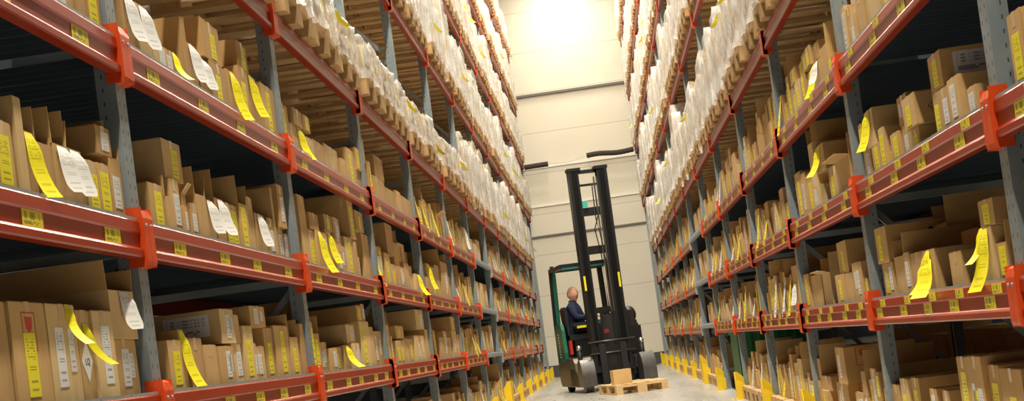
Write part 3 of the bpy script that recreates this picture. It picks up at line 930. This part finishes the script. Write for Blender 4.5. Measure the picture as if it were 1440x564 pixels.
for lv in (1, 2, 3):
    for b in range(-1, 11):
        for side in 'LR':
            if (side, b, lv) not in vis: continue
            ya = Y0 + BAY * b + .08; yb = ya + BAY - .16
            k = (side, b, lv); z0 = DECK_TOP[lv] + .001
            clear = .44 if lv < 3 else .50
            if k in hand_bays:
                if hand_start[k] - ya > .3 and b >= 0: fill(side, b, lv, ya, hand_start[k] - .02, z0, clear)
                if yb - hand_end[k] > .3: fill(side, b, lv, hand_end[k] + .02, yb, z0, clear)
            else: fill(side, b, lv, ya, yb, z0, clear)
pallet_bays = []
for b in range(0, 11):
    for side in 'LR':
        ya = Y0 + BAY * b + .1
        s = -1 if side == 'L' else 1
        x0, x1 = sorted((PX(side), PX(side) + s * RDEPTH))
        if (side, b) == ('R', 4) or not in_photo(x0, x1, ya, ya + BAY, 0, .5, 10, 0): continue
        pallet_bays.append((side, b, 0))
        if (side, b, 0) in hand_bays:
            if hand_start[side, b, 0] - ya > .3 and b > 0: fill(side, b, 0, ya, hand_start[side, b, 0] - .02, .146, .5)
            if ya + BAY - .2 - hand_end[side, b, 0] > .3: fill(side, b, 0, hand_end[side, b, 0] + .02, ya + BAY - .2, .146, .5)
        else: fill(side, b, 0, ya, ya + BAY - .2, .146, .5)
specs = [q for q in specs if in_photo(PX(q[0]), PX(q[0]) + (.1 if q[0] == 'R' else -.1), q[3], q[4], q[5], q[5] + q[6], 10, 5)]
specs.sort(key=lambda q: (q[3] - (0.0 if q[2] else -3)))
N_IND = 283 - carton_count
order = sorted(range(len(specs)), key=lambda i: specs[i][3] / math.sqrt((specs[i][4] - specs[i][3]) * specs[i][6] / .04))
ind = set(order[:N_IND])
for i in sorted(ind, key=lambda i: specs[i][3]):
    carton(*specs[i], inset=R2.random() * .02, rot=R2.uniform(-.02, .02))
mass = MB()
for i, (side, b, lv, y0, y1, z0, h, d, fl, st) in enumerate(specs):
    if i in ind: continue
    s = -1 if side == 'L' else 1
    xf = PX(side) + s * (.045 + R2.random() * .03)
    mat = R2.choice(['cardboard', 'cardboard', 'cardboard_pale', 'cardboard_dark'])
    xa, xb = sorted((xf, xf + s * d))
    if side == 'L':
        carton_body(mass, xa, xb, y0, y1, z0, z0 + h, mat, 'F' in fl)
    else:
        carton_body(mass, xa, xb, y0, y1, z0, z0 + h, mat, 'F' in fl, False)
    if 'F' in fl:
        fh = R2.uniform(.08, .13)
        f_ = flap((xa, y0, z0 + h), (xb, y0, z0 + h), fh, .06, (0, -1, 0)); n0 = len(mass.v); mass.v += f_.v
        for q in f_.f: mass.face([n0 + j for j in q], mat)
    w_ = y1 - y0; ym = (y0 + y1) / 2; xo = xf - s * .0012
    for ch, mt in (('Y', 'label_yellow'), ('W', 'label_white')):
        if ch in fl:
            lw = min(.075, w_ * .65); yc = ym + (.2 * w_ if ch == 'Y' else -.2 * w_) * (1 if 'Y' in fl and 'W' in fl else 0)
            p = [(xo, yc - lw / 2, z0 + .02), (xo, yc + lw / 2, z0 + .02), (xo, yc + lw / 2, z0 + h * .85), (xo, yc - lw / 2, z0 + h * .85)]
            if 'H' in fl: p = [(xo - s * .05, yc - lw / 2 - .04, z0 - .04), (xo - s * .06, yc + lw / 2 - .04, z0 - .04), p[2], p[3]]
            if side == 'R': p = [p[1], p[0], p[3], p[2]]
            mass.quad(p, mt)
tag(ob('distant_cartons', mass), 'hundreds of brown cartons filling the far shelves and floor pallets of both racks', 'cartons', None, 'stuff')

# ------------------------------------------------------------------ pallets
def pallet_parts(mat='wood'):
    top = MB(); L_, W_ = 1.2, .8
    for i in range(5):
        y = -W_ / 2 + .06 + (W_ - .12) * i / 4; wd = .145 if i % 2 == 0 else .10
        y = max(-W_ / 2 + wd / 2, min(W_ / 2 - wd / 2, y)); top.box(-L_, 0, y - wd / 2, y + wd / 2, .122, .144, mat)
    for x in (-L_, -L_ / 2 - .0725, -.145): top.box(x, x + .145, -W_ / 2, W_ / 2, .100, .122, mat)
    sk = []
    for y, wd in ((-W_ / 2 + .05, .10), (0, .145), (W_ / 2 - .05, .10)):
        bl = MB(); bt = bl; sk.append(('skid', bl))
        for x in (-L_, -L_ / 2 - .0725, -.145): bl.box(x, x + .145, y - wd / 2, y + wd / 2, .022, .100, mat)
        bt.box(-L_, 0, y - wd / 2, y + wd / 2, 0, .022, mat)
    return [('deck_boards', top)] + sk
PM = [(n, m_.mesh(n)) for n, m_ in pallet_parts()]
def pallet(loc, rz, label, group=None, parts=None):
    t = thing('wooden_pallet', label, 'pallet', loc, rz, group)
    for n, me in (parts or PM): ob(n, me, t)
    return t
for side, b, lv in pallet_bays:
    s = -1 if side == 'L' else 1
    for i in range(3):
        pallet((PX(side) - s * .01, Y0 + BAY * b + .5 + .9 * i, 0), RZ(side), 'wooden pallet on the floor, %s in the %s full bay, %s rack' % (NTH[i], NTH[b], SIDE_NAME[side]), 'floor pallets under the %s rack' % SIDE_NAME[side])

# ------------------------------------------------------------------ film wrapped pallet loads
def load_parts(seed, h, kind):
    r = random.Random(seed); stack = MB(); x0, x1 = -1.18, -.02
    cols = {'white': ['carton_white', 'cardboard_pale', 'carton_white', 'carton_white', 'cardboard'], 'mixed': ['cardboard', 'cardboard_pale', 'carton_white', 'cardboard'], 'brown': ['cardboard', 'cardboard_dark', 'cardboard_pale']}[kind]
    ny = r.choice([2, 3, 3, 4]); ys = [-.39 + .78 * i / ny for i in range(ny + 1)]
    tops = []
    for j in range(ny):
        nx = 3
        hc = h * r.uniform(.72, 1.0); tops.append(hc)
        for i in range(nx):
            xa = x0 + (x1 - x0) * i / nx; xb = x0 + (x1 - x0) * (i + 1) / nx; z = 0
            while z < hc - .05:
                hh = min(hc - z, r.uniform(.18, .42)); of = r.uniform(0, .03)
                stack.box(xa + .003, xb - .003 - of, ys[j] + .003, ys[j + 1] - .003, z + .001, z + hh - .001, r.choice(cols)); z += hh
    labs = []
    for j in range(ny):
        if r.random() < .5:
            yc = (ys[j] + ys[j + 1]) / 2; zz = tops[j] * r.uniform(.25, .6)
            lq = MB(); labs.append(('load_label', lq)); lq.box(x1 - .001, x1 + .002, yc - .05, yc + .05, zz, zz + .18, r.choice(['label_yellow', 'label_white', 'label_yellow']))
    # film: crumpled shell round the goods with a ragged skirt over the pallet edge
    film = MB(); nz = 9; ring = []
    per = []
    for i in range(14): per.append((x1 + .03, -.405 + .81 * i / 14, 1, 0))
    for i in range(6): per.append((x1 + .03 - 1.22 * i / 6, .405, 0, 1))
    for i in range(7): per.append((x0 - .03, .405 - .81 * i / 7, -1, 0))
    for i in range(6): per.append((x0 - .03 + 1.22 * i / 6, -.405, 0, -1))
    n = len(per)
    def top_at(y): return tops[max(0, min(ny - 1, int((y + .39) / .78 * ny)))]
    for k in range(nz + 1):
        tz = k / nz
        for (x, y, nx_, ny_) in per:
            th = top_at(y) + .02
            z = -.07 * r.random() if k == 0 else th * tz
            a = r.uniform(-.006, .014) + (.03 * r.random() if k == 0 else 0)
            film.v.append((x + nx_ * a - (.03 if k == nz else 0) * nx_, y + ny_ * a, z))
    for k in range(nz):
        for i in range(n):
            j = (i + 1) % n; film.face((k * n + i, k * n + j, (k + 1) * n + j, (k + 1) * n + i), 'stretch_film', sm=True)
    film.face([nz * n + i for i in range(n)], 'stretch_film')
    for j in range(1):
        if r.random() < .35:
            yc = r.uniform(-.35, .35); zz = h * r.uniform(.1, .7); tg = ribbon_mb('yellow_paper', .06, .13, .05, -1 if seed % 2 else 1, side=.03)
            labs_ = MB(); labs.append(('yellow_tag', labs_)); n0 = 0; labs_.v += [(x1 + .05 + v[0], yc + v[1], zz + v[2]) for v in tg.v]
            for q in tg.f: labs_.face([n0 + k for k in q], 'yellow_paper')
    # torn tail of film hanging in front of the pallet
    if r.random() < .5:
        yb = r.uniform(-.3, .3); b0 = len(film.v)
        for q in range(6):
            film.v += [(x1 + .06 + .02 * math.sin(q * 1.7), yb - .06 + .02 * q * r.random(), .05 - .06 * q), (x1 + .05 + .015 * math.cos(q * 2.1), yb + .06 - .015 * q * r.random(), .05 - .06 * q)]
        for q in range(5): film.face((b0 + 2 * q, b0 + 2 * q + 1, b0 + 2 * q + 3, b0 + 2 * q + 2), 'stretch_film', sm=True)
    return stack.mesh('carton_stack'), [(n_, q_.mesh(n_)) for n_, q_ in labs], film.mesh('stretch_film')
LOADS = {'white': [load_parts(i, .70 + .07 * (i % 6), 'white') for i in range(9)], 'mixed': [load_parts(20 + i, .72, 'mixed') for i in range(4)], 'low': [load_parts(40 + i, .36, 'brown') for i in range(4)]}
tail = {}
R3 = random.Random(5)
PM_UP = PM
for lv in range(4, 9):
    for b in range(0, 12):
        for side in 'LR':
            if not has_beam(b, lv): continue
            s = -1 if side == 'L' else 1
            x0, x1 = sorted((PX(side), PX(side) + s * RDEPTH)); ya = Y0 + BAY * b
            zt = BEAM_Z[lv] + .166 + .001
            for i in range(3):
                yc = ya + .5 + .9 * i
                if not in_photo(x0, x1, yc - .4, yc + .4, zt, zt + 1.1, 0, 0): continue
                xo = PX(side) - s * R3.uniform(.02, .06)
                pl = pallet((xo, yc + R3.uniform(-.012, .012), zt), RZ(side), 'wooden pallet on the %s, %s along the %s full bay, %s rack' % (LEVEL_NAME[lv], NTH[i], NTH[b], SIDE_NAME[side]), 'raised pallets in the %s rack' % SIDE_NAME[side])
                kind = 'low' if (lv == 4 and (b <= 1 or (side == 'L' and b <= 4))) else ('mixed' if (lv == 4 and b <= 4) or R3.random() < .22 else 'white')
                st_, lb_, fm_ = LOADS[kind][R3.randrange(len(LOADS[kind]))]
                word = {'low': 'low brown load under loose film', 'mixed': 'mixed carton load in clear film', 'white': 'white film wrapped load'}[kind]
                t = thing('wrapped_load', '%s, %s, %s pallet of %s full bay, %s rack' % (word, LEVEL_NAME[lv], NTH[i], NTH[b], SIDE_NAME[side]), 'wrapped load',
                          (pl.location.x, pl.location.y, zt + .1445), RZ(side), 'film wrapped loads in the %s rack' % SIDE_NAME[side])
                ob('carton_stack', st_, t)
                for n_, me_ in (lb_ if b < 8 else lb_[:1]): ob(n_, me_, t)
                ob('stretch_film', fm_, t)

# ------------------------------------------------------------------ goods seen through the racks
gc = MB(); gx0, gx1, gy = 1.50, 2.44, 17.2
gc.box(gx0, gx1, gy, gy + .9, .15, .74, 'crate_green')
for i in range(9):
    xx = gx0 + .05 + i * (gx1 - gx0 - .1) / 8; gc.box(xx - .012, xx + .012, gy - .02, gy, .17, .72, 'crate_green')
gc.box(gx0 - .02, gx1 + .02, gy - .03, gy + .93, .70, .76, 'crate_green')
gt = thing('green_crate', 'large green plastic crate at floor level behind the right rack posts', 'crate')
ob('crate_body', gc, gt)
for yy in (gy + .05, gy + .75):
    ob('skid', MB().box(gx0, gx1, yy, yy + .1, 0.0, .15, 'crate_green'), gt)

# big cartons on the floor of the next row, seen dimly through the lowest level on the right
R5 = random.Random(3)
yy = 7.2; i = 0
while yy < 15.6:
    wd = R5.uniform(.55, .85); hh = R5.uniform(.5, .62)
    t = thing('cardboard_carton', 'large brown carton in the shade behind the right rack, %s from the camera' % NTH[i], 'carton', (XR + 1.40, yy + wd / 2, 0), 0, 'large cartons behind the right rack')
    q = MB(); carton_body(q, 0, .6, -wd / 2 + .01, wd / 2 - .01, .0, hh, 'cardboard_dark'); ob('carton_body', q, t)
    q = MB()
    for o_ in (-.08, .08):
        q.bar((-.0008, o_, hh * .25), (-.0008, o_, hh * .6), .001, .02, 'black_print', (1, 0, 0)); q.prism([(o_ - .035, hh * .6), (o_ + .035, hh * .6), (o_, hh * .72)], -.0012, -.0002, 'black_print', 'x')
    ob('arrow_marks', q, t)
    yy += wd + .06; i += 1

# foam tubes on the rope between the rack ends
def foam(x0, x1, z0, z1, y, lab, sag=0.0):
    b = MB(); pts = []; rad = []
    for i in range(25):
        t_ = i / 24; pts.append((x0 + (x1 - x0) * t_, y, z0 + (z1 - z0) * t_ + sag * math.sin(t_ * 7)))
        rad.append(.066 + .006 * (i % 2))
    b.tube(pts, .07, 'foam_tube', 12, rad)
    return tag(ob('foam_tube', b), lab, 'foam tube', 'foam tubes on the aisle rope')
foam(-1.56, -.92, 4.79 + .86, 4.80 + .86, 38.75, 'short black ribbed foam tube on the rope beside the left rack')
foam(.12, 1.37, 4.87 + .86, 4.86 + .86, 38.75, 'long black foam tube on the rope beside the right rack', .02)
rp = MB().tube([(-1.6, 38.75, 5.65), (-.92, 38.75, 5.66), (-.4, 38.75, 5.63), (.12, 38.75, 5.73), (1.42, 38.75, 5.72)], .008, 'galvanised', 6)
tag(ob('rope', rp), 'thin rope strung across the aisle end carrying two black foam tubes', 'rope')
# ------------------------------------------------------------------ reach truck (local: +y towards the forks, +x is the left of the picture)
TRZ = math.radians(180 + 11)
TR = thing('reach_truck', 'black and green reach truck with tall mast facing the camera in the aisle', 'forklift', (.14, 24.35, 0), TRZ)
TH = Matrix.Translation((.14, 24.35, 0)) @ Matrix.Rotation(TRZ, 4, 'Z')
# lower chassis with rounded skirt
ch = MB()
ch.prism([(-2.25, .10), (-.62, .10), (-.55, .20), (-.62, .50), (-.75, .58), (-2.25, .62), (-2.36, .45), (-2.36, .2)], .18, .63, 'chassis_olive', 'x')
ch.prism([(-2.25, .10), (-.62, .10), (-.55, .20), (-.62, .50), (-.75, .55), (-2.25, .62), (-2.36, .45), (-2.36, .2)], -.63, .18, 'black_metal', 'x')
ob('chassis', ch, TR)
# battery and hood block on the right of the picture, motor hood at the rear
hd = MB(); hd.box(-.63, -.12, -1.45, -.80, .56, 1.02, 'black_metal'); hd.box(-.60, -.16, -1.42, -.84, 1.02, 1.06, 'dark_plastic')
hd.box(-.60, .5, -2.30, -1.95, .6, 1.10, 'dark_plastic')
ob('battery_hood', hd, TR)
# green flank behind the seat
gp = MB(); gp.prism([(-2.30, .50), (-1.50, .56), (-1.46, .70), (-1.50, 1.10), (-1.60, 1.22), (-2.30, 1.22)], .575, .635, 'truck_green', 'x')
gp.prism([(-2.32, .55), (-2.25, .55), (-2.25, 1.22), (-2.32, 1.22)], -.5, .60, 'truck_green', 'x')
for i in range(9): gp.box(.636, .640, -1.98, -1.90, .62 + i * .05, .64 + i * .05, 'white_paper')
o = ob('side_panel', gp, TR); o['label'] = 'green side panel'
# overhead guard
og = MB()
og.bar((.60, -2.2, 1.2), (.585, -2.1, 2.16), .07, .09, 'black_metal'); og.bar((.56, -2.17, 1.2), (.548, -2.07, 2.14), .015, .07, 'truck_green')
ob('guard_post', og, TR)
for x, y in ((-.32, -2.1), (-.24, -.90)):
    ob('guard_post', MB().bar((x, y, .6 if y > -1.5 else 1.05), (x + .02, y, 2.16), .07, .09, 'black_metal'), TR)
rf = MB()
rf.bar((.59, -2.14, 2.18), (.59, -.85, 2.18), .08, .07, 'black_metal'); rf.bar((-.30, -2.14, 2.18), (-.26, -.85, 2.18), .08, .07, 'black_metal')
rf.bar((.62, -2.12, 2.18), (-.34, -2.12, 2.18), .08, .07, 'black_metal'); rf.bar((.62, -.87, 2.18), (-.30, -.87, 2.18), .08, .07, 'black_metal')
rf.bar((.60, -.83, 2.135), (-.2, -.83, 2.135), .012, .03, 'truck_green')
for i in range(7): rf.bar((.55, -1.95 + i * .16, 2.19), (-.27, -1.95 + i * .16, 2.19), .03, .04, 'black_metal')
ob('overhead_guard', rf, TR)
# mast: two channel columns, inner channels, cross members
MY = -.55
for sx in (1, -1):
    c = MB(); xo = .335 * sx
    c.box(*sorted((xo, xo - .05 * sx)), MY - .10, MY + .10, .10, 3.78, 'black_metal')
    c.box(*sorted((xo - .05 * sx, xo - .14 * sx)), MY - .10, MY - .10, .10, 3.78, 'black_metal'); c.box(*sorted((xo - .05 * sx, xo - .14 * sx)), MY + .10, MY + .10, .10, 3.78, 'black_metal')
    o = ob('mast_column', c, TR)
    ob('warning_label', MB().box(*sorted((xo - .02 * sx, xo - .055 * sx)), MY + .101, MY + .103, 1.70, 1.95, 'yellow_paper'), o)
    c = MB(); xi = .27 * sx
    c.box(*sorted((xi, xi - .04 * sx)), MY - .09, MY + .09, .16, 3.72, 'black_metal'); c.box(*sorted((xi - .04 * sx, xi - .11 * sx)), MY + .065, MY + .09, .16, 3.72, 'black_metal')
    c.box(*sorted((xi - .04 * sx, xi - .11 * sx)), MY - .09, MY - .065, .16, 3.72, 'black_metal')
    o2 = ob('inner_mast_channel', c, TR)
    ob('lift_cylinder', MB().tube([(.19 * sx, MY - .12, .3), (.19 * sx, MY - .12, 3.3)], .026, 'dark_plastic', 10).tube([(.19 * sx, MY - .12, 3.3), (.19 * sx, MY - .12, 3.66)], .016, 'silver', 8), TR)
    ob('lift_chain', MB().box(-.14 - .025 * sx, -.115 - .025 * sx, MY + .02, MY + .035, .9, 3.62, 'chain_metal'), TR)
for z, hh in ((3.73, .06), (3.50, .035), (3.04, .14), (2.38, .14), (1.35, .10)):
    ob('mast_crossbar', MB().box(-.30, .30, MY - .10, MY - .03, z - hh / 2, z + hh / 2, 'black_metal'), TR)
cap = MB()
for sx in (1, -1): cap.box(*sorted((.12 * sx, .35 * sx)), MY - .11, MY + .11, 3.74, 3.79, 'black_metal')
ob('mast_cap', cap, TR)
o = ob('hose', MB().tube([(-.06, MY + .02, 3.5), (-.05, MY + .03, 2.9), (-.09, MY + .05, 2.6), (-.12, MY + .03, 2.2), (-.10, MY + .02, 1.5), (-.08, MY + .04, .9)], .011, 'black_rubber', 7), TR)
ob('hose', MB().tube([(-.10, MY + .03, 3.5), (-.09, MY + .05, 2.95), (.0, MY + .06, 2.72), (-.06, MY + .03, 2.3), (-.07, MY + .02, 1.4), (-.03, MY + .04, .9)], .011, 'black_rubber', 7), TR)
ob('camera_bracket', MB().box(.06, .20, MY - .02, MY + .04, 3.12, 3.22, 'teal_plastic'), TR)
cp = MB()
cp.tube([(.15, -.95, 2.24), (.15, -.95, 2.38)], .06, 'silver', 12, [.05, .06]); cp.ball((.15, -.95, 2.38), .06, 'silver')
ob('work_lamp', cp, TR)
# carriage with load guard rails
cg = MB()
cg.box(-.36, .36, MY + .16, MY + .20, .30, .42, 'black_metal'); cg.box(-.36, .36, MY + .16, MY + .20, .62, .74, 'black_metal')
for x in (-.30, -.1, .1, .30): cg.box(x - .03, x + .03, MY + .155, MY + .19, .30, 1.30, 'black_metal')
cg.box(-.12, .12, MY + .12, MY + .16, .2, 1.25, 'dark_plastic')
ca = ob('fork_carriage', cg, TR)
for z in (.62, .82): ob('guard_rail', MB().tube([(-.40, MY + .21, z), (.40, MY + .21, z)], .014, 'worn_steel', 8), TR)
ob('data_plate', MB().box(.02, .10, MY + .192, MY + .196, .95, 1.02, 'dark_red'), ca)
for x in (-.18, .18):
    f_ = MB(); y = MY + .20
    f_.box(x - .055, x + .055, y, y + .045, .06, .78, 'dark_plastic')
    f_.prism([(y, .05), (y + 1.0, .05), (y + 1.0, .062), (y + .2, .09), (y, .095)], x - .055, x + .055, 'dark_plastic', 'x')
    ob('fork', f_, TR)
# outrigger legs, rounded wheel covers, load wheels
for sx in (1, -1):
    lg = MB(); xo = .63 * sx; xi = .40 * sx
    lg.prism([(-1.2, .12), (-.40, .12), (-.40, .30), (-.7, .40), (-1.2, .42)], *sorted((xi, xo)), 'black_metal', 'x')
    ob('outrigger_leg', lg, TR)
    wc = MB(); pr_ = [(-.42, .10)] + [(-.21 - .23 * math.cos(math.pi * i / 24 * .98), .24 + .32 * math.sin(math.pi * i / 24 * .98)) for i in range(25)] + [(.01, .10)]
    wc.prism(pr_, *sorted((xi, xo)), 'worn_steel', 'x')
    ob('wheel_cover', wc, TR)
    wh = MB(); xm = (xo + xi) / 2
    wh.tube([(xm - .07, -.20, .145), (xm + .07, -.20, .145)], .145, 'chassis_olive', 20); ob('load_wheel', wh, TR)
    lp = MB(); lp.tube([(xo - .09 * sx, -.52, .42), (xo - .09 * sx, -.52, .72)], .04, 'dark_plastic', 12); lp.ball((xo - .09 * sx, -.52, .75), .05, 'silver'); ob('head_lamp', lp, TR)
ob('drive_wheel', MB().tube([(.45, -2.05, .15), (.55, -2.05, .15)], .15, 'black_rubber', 20), TR)
ob('drive_wheel', MB().tube([(-.55, -2.05, .15), (-.45, -2.05, .15)], .15, 'black_rubber', 20), TR)
# cab: seat, arm rest, console, steering wheel, floor
st = MB(); st.box(.10, .52, -1.85, -1.38, .90, 1.00, 'dark_plastic'); st.box(.04, .44, -1.82, -1.40, .58, .90, 'black_metal')
st.prism([(.50, .98), (.54, 1.00), (.57, 1.46), (.54, 1.50), (.51, 1.46)], -1.84, -1.40, 'dark_plastic')
ob('seat', st, TR)
ar = MB(); ar.box(.02, .46, -1.34, -1.22, 1.14, 1.20, 'dark_plastic'); ar.box(.06, .40, -1.22, -1.214, 1.10, 1.14, 'yellow_paper'); ob('arm_rest', ar, TR)
cn = MB(); cn.prism([(-.60, .60), (-.22, .60), (-.16, 1.18), (-.30, 1.30), (-.60, 1.30)], -1.95, -1.10, 'dark_plastic'); ob('control_console', cn, TR)
sw = MB(); sc_ = (-.30, -1.5, 1.40)
sw.tube([(sc_[0] + .13 * math.cos(a), sc_[1] + .13 * math.sin(a), sc_[2]) for a in [math.pi * 2 * i / 20 for i in range(21)]], .012, 'black_rubber', 6)
sw.tube([(sc_[0], sc_[1], 1.28), sc_], .02, 'black_metal', 8); sw.bar((sc_[0] - .12, sc_[1], sc_[2]), (sc_[0] + .12, sc_[1], sc_[2]), .02, .01, 'black_metal')
ob('steering_wheel', sw, TR)
ob('cab_floor', MB().box(-.60, .57, -1.95, -1.00, .40, .46, 'black_rubber'), TR)
bb = MB(); bb.box(.56, .60, -1.15, -1.00, .66, .90, 'red_plastic'); ob('fire_extinguisher_holder', bb, TR)
hs = MB(); hs.ball((-.56, -1.35, 1.22), (.13, .2, .16), 'dark_plastic'); hs.box(-.66, -.46, -1.5, -1.2, 1.06, 1.12, 'dark_plastic'); o = ob('hood_cushion', hs, TR)

# ------------------------------------------------------------------ the driver, seated sideways, head turned to the aisle
def skin_body(name, verts, edges, radii, mat, parent=None, root=0, sub=2):
    me = bpy.data.meshes.new(name); me.from_pydata([Vector(v) for v in verts], edges, []); me.materials.append(M[mat])
    o_ = bpy.data.objects.new(name, me); COL.objects.link(o_)
    if parent is not None: o_.parent = parent
    md = o_.modifiers.new('skin', 'SKIN'); md.use_smooth_shade = True
    for i, rv in enumerate(radii):
        sv = me.skin_vertices[0].data[i]; sv.radius = rv if hasattr(rv, '__len__') else (rv, rv)
        sv.use_root = i == root
    sb = o_.modifiers.new('sub', 'SUBSURF'); sb.levels = sub; sb.render_levels = sub
    return o_
DR = thing('person', 'seated man in a navy sweater driving the reach truck, head turned sideways', 'person', tuple(TH @ Vector((.36, -1.60, 1.02))), TRZ + math.pi - .38)
# person local: +x is the way he faces (right of the picture), -y is towards the camera, z=0 the seat top
V = [(0, 0, .10), (.02, 0, .28), (.01, 0, .44), (.0, 0, .535), (.02, 0, .60),
     (0, -.17, .49), (.10, -.26, .26), (.34, -.20, .27),
     (0, .17, .49), (.10, .26, .26), (.34, .18, .27),
     (.02, -.09, .09), (.02, .09, .09)]
E_ = [(0, 1), (1, 2), (2, 3), (3, 4), (2, 5), (5, 6), (6, 7), (2, 8), (8, 9), (9, 10), (0, 11), (0, 12)]
Rr = [(.17, .19), (.16, .20), (.14, .20), (.08, .08), (.062, .06), (.09, .08), (.056, .056), (.040, .040), (.09, .08), (.066, .066), (.045, .045), (.1, .1), (.1, .1)]
body = skin_body('sweater', V, E_, Rr, 'navy_cloth', DR)
V = [(0, 0, .09), (.05, -.10, .09), (.46, -.14, .10), (.50, -.14, -.32), (.52, -.14, -.46), (.05, .10, .09), (.46, .14, .10), (.50, .14, -.32), (.52, .14, -.46)]
E_ = [(0, 1), (1, 2), (2, 3), (3, 4), (0, 5), (5, 6), (6, 7), (7, 8)]
skin_body('trousers', V, E_, [.13, .10, .072, .055, .05, .10, .072, .055, .05], 'trousers_cloth', DR)
for sy in (-.14, .14):
    ob('shoe', MB().ball((.57, sy, -.49), (.14, .05, .05), 'black_rubber'), DR)
# head: one shaped surface with brow, nose, jaw and chin, turned about 35 degrees to the camera
def head_shape(q):
    x, y, z = q.x, q.y, q.z
    jaw = max(0, -z); w = 1 - .28 * jaw ** 1.3
    y *= w; x *= (1 - .10 * jaw)
    if x > 0:
        x += .10 * math.exp(-((z + .12) / .17) ** 2 - (y / .16) ** 2) * 1.6      # nose
        x += .05 * math.exp(-((z + .82) / .2) ** 2 - (y / .3) ** 2) * 2.4        # chin
        x -= .06 * math.exp(-((z - .08) / .10) ** 2 - ((abs(y) - .36) / .16) ** 2)  # eye sockets
        x += .04 * math.exp(-((z - .26) / .10) ** 2)                              # brow
        x -= .03 * math.exp(-((z + .47) / .05) ** 2 - (y / .3) ** 2)              # mouth line
    return Vector((x, y, z))
HZ = math.radians(-42)
hd_e = ob('head', MB().ball((0, 0, 0), (.108, .088, .136), 'skin', 36, 28, head_shape).tube([(-.02, 0, -.17), (-.01, 0, -.06)], .058, 'skin', 14), DR, (.03, 0, .685), HZ)
hair = MB()
def hair_shape(q):
    # cap that stops at the forehead, above the ears and at the nape
    s_ = 1.0 if (q.z > .62 + .30 * q.x or (q.x < -.02 and q.z > -.35)) else .86
    return Vector((q.x * s_, q.y * s_, q.z * s_))
hair.ball((-.008, 0, .006), (.112, .093, .137), 'hair', 36, 28, hair_shape)
ob('hair', hair, hd_e)
for s_ in (-1, 1):
    ob('ear', MB().ball((-.005, s_ * .090, -.012), (.020, .010, .036), 'skin', 10, 8), hd_e)
    e_ = MB().ball((.090, s_ * .032, .010), .011, 'white_paper', 8, 6).ball((.100, s_ * .032, .010), .005, 'black_print', 6, 4); ob('eye', e_, hd_e)
ob('mouth', MB().ball((.103, 0, -.064), (.004, .024, .005), 'red_print', 10, 6), hd_e)
ob('collar', MB().tube([(.0, 0, .545), (.004, 0, .575)], .070, 'navy_cloth', 16), DR)
# hands: palm with four fingers and thumb, closed on the controls
for sy, yy in ((-1, -.20), (1, .18)):
    hv = [(.35, yy, .27), (.40, yy, .275), (.44, yy, .27)]; he = [(0, 1), (1, 2)]; hr = [(.026, .030), (.034, .018), (.036, .016)]
    for i in range(4):
        fy = yy + (-.027 + .018 * i); ln = (.030, .036, .034, .026)[i]; b0 = len(hv)
        hv += [(.45, fy, .268), (.45 + ln, fy, .262), (.45 + ln * 1.5, fy, .240), (.45 + ln * 1.3, fy, .222)]
        he += [(2, b0), (b0, b0 + 1), (b0 + 1, b0 + 2), (b0 + 2, b0 + 3)]; hr += [.0095, .009, .0085, .008]
    b0 = len(hv); hv += [(.405, yy - sy * .036, .262), (.435, yy - sy * .052, .25), (.455, yy - sy * .05, .24)]
    he += [(1, b0), (b0, b0 + 1), (b0 + 1, b0 + 2)]; hr += [.012, .010, .009]
    skin_body('hand', hv, he, hr, 'skin', DR, 0, 1)

# ------------------------------------------------------------------ pallet on the floor before the truck, with one small carton
pz = math.radians(180 + 13)
ppos = Vector((.43, 21.93, 0)); d_ = Vector((math.sin(math.radians(13)), -math.cos(math.radians(13)), 0))
PP = [(n, m_.mesh(n)) for n, m_ in pallet_parts('wood_pale')]
pallet((ppos.x, ppos.y, 0), pz + math.pi / 2, 'pale wooden pallet on the aisle floor in front of the reach truck', None, PP)
sc2 = thing('small_carton', 'small plain brown carton on the near left corner of the aisle pallet', 'carton', (.145, 22.28, .1445), math.radians(12))
q = MB(); carton_body(q, -.15, .13, -.11, .11, 0, .22, 'cardboard_pale'); ob('carton_body', q, sc2)
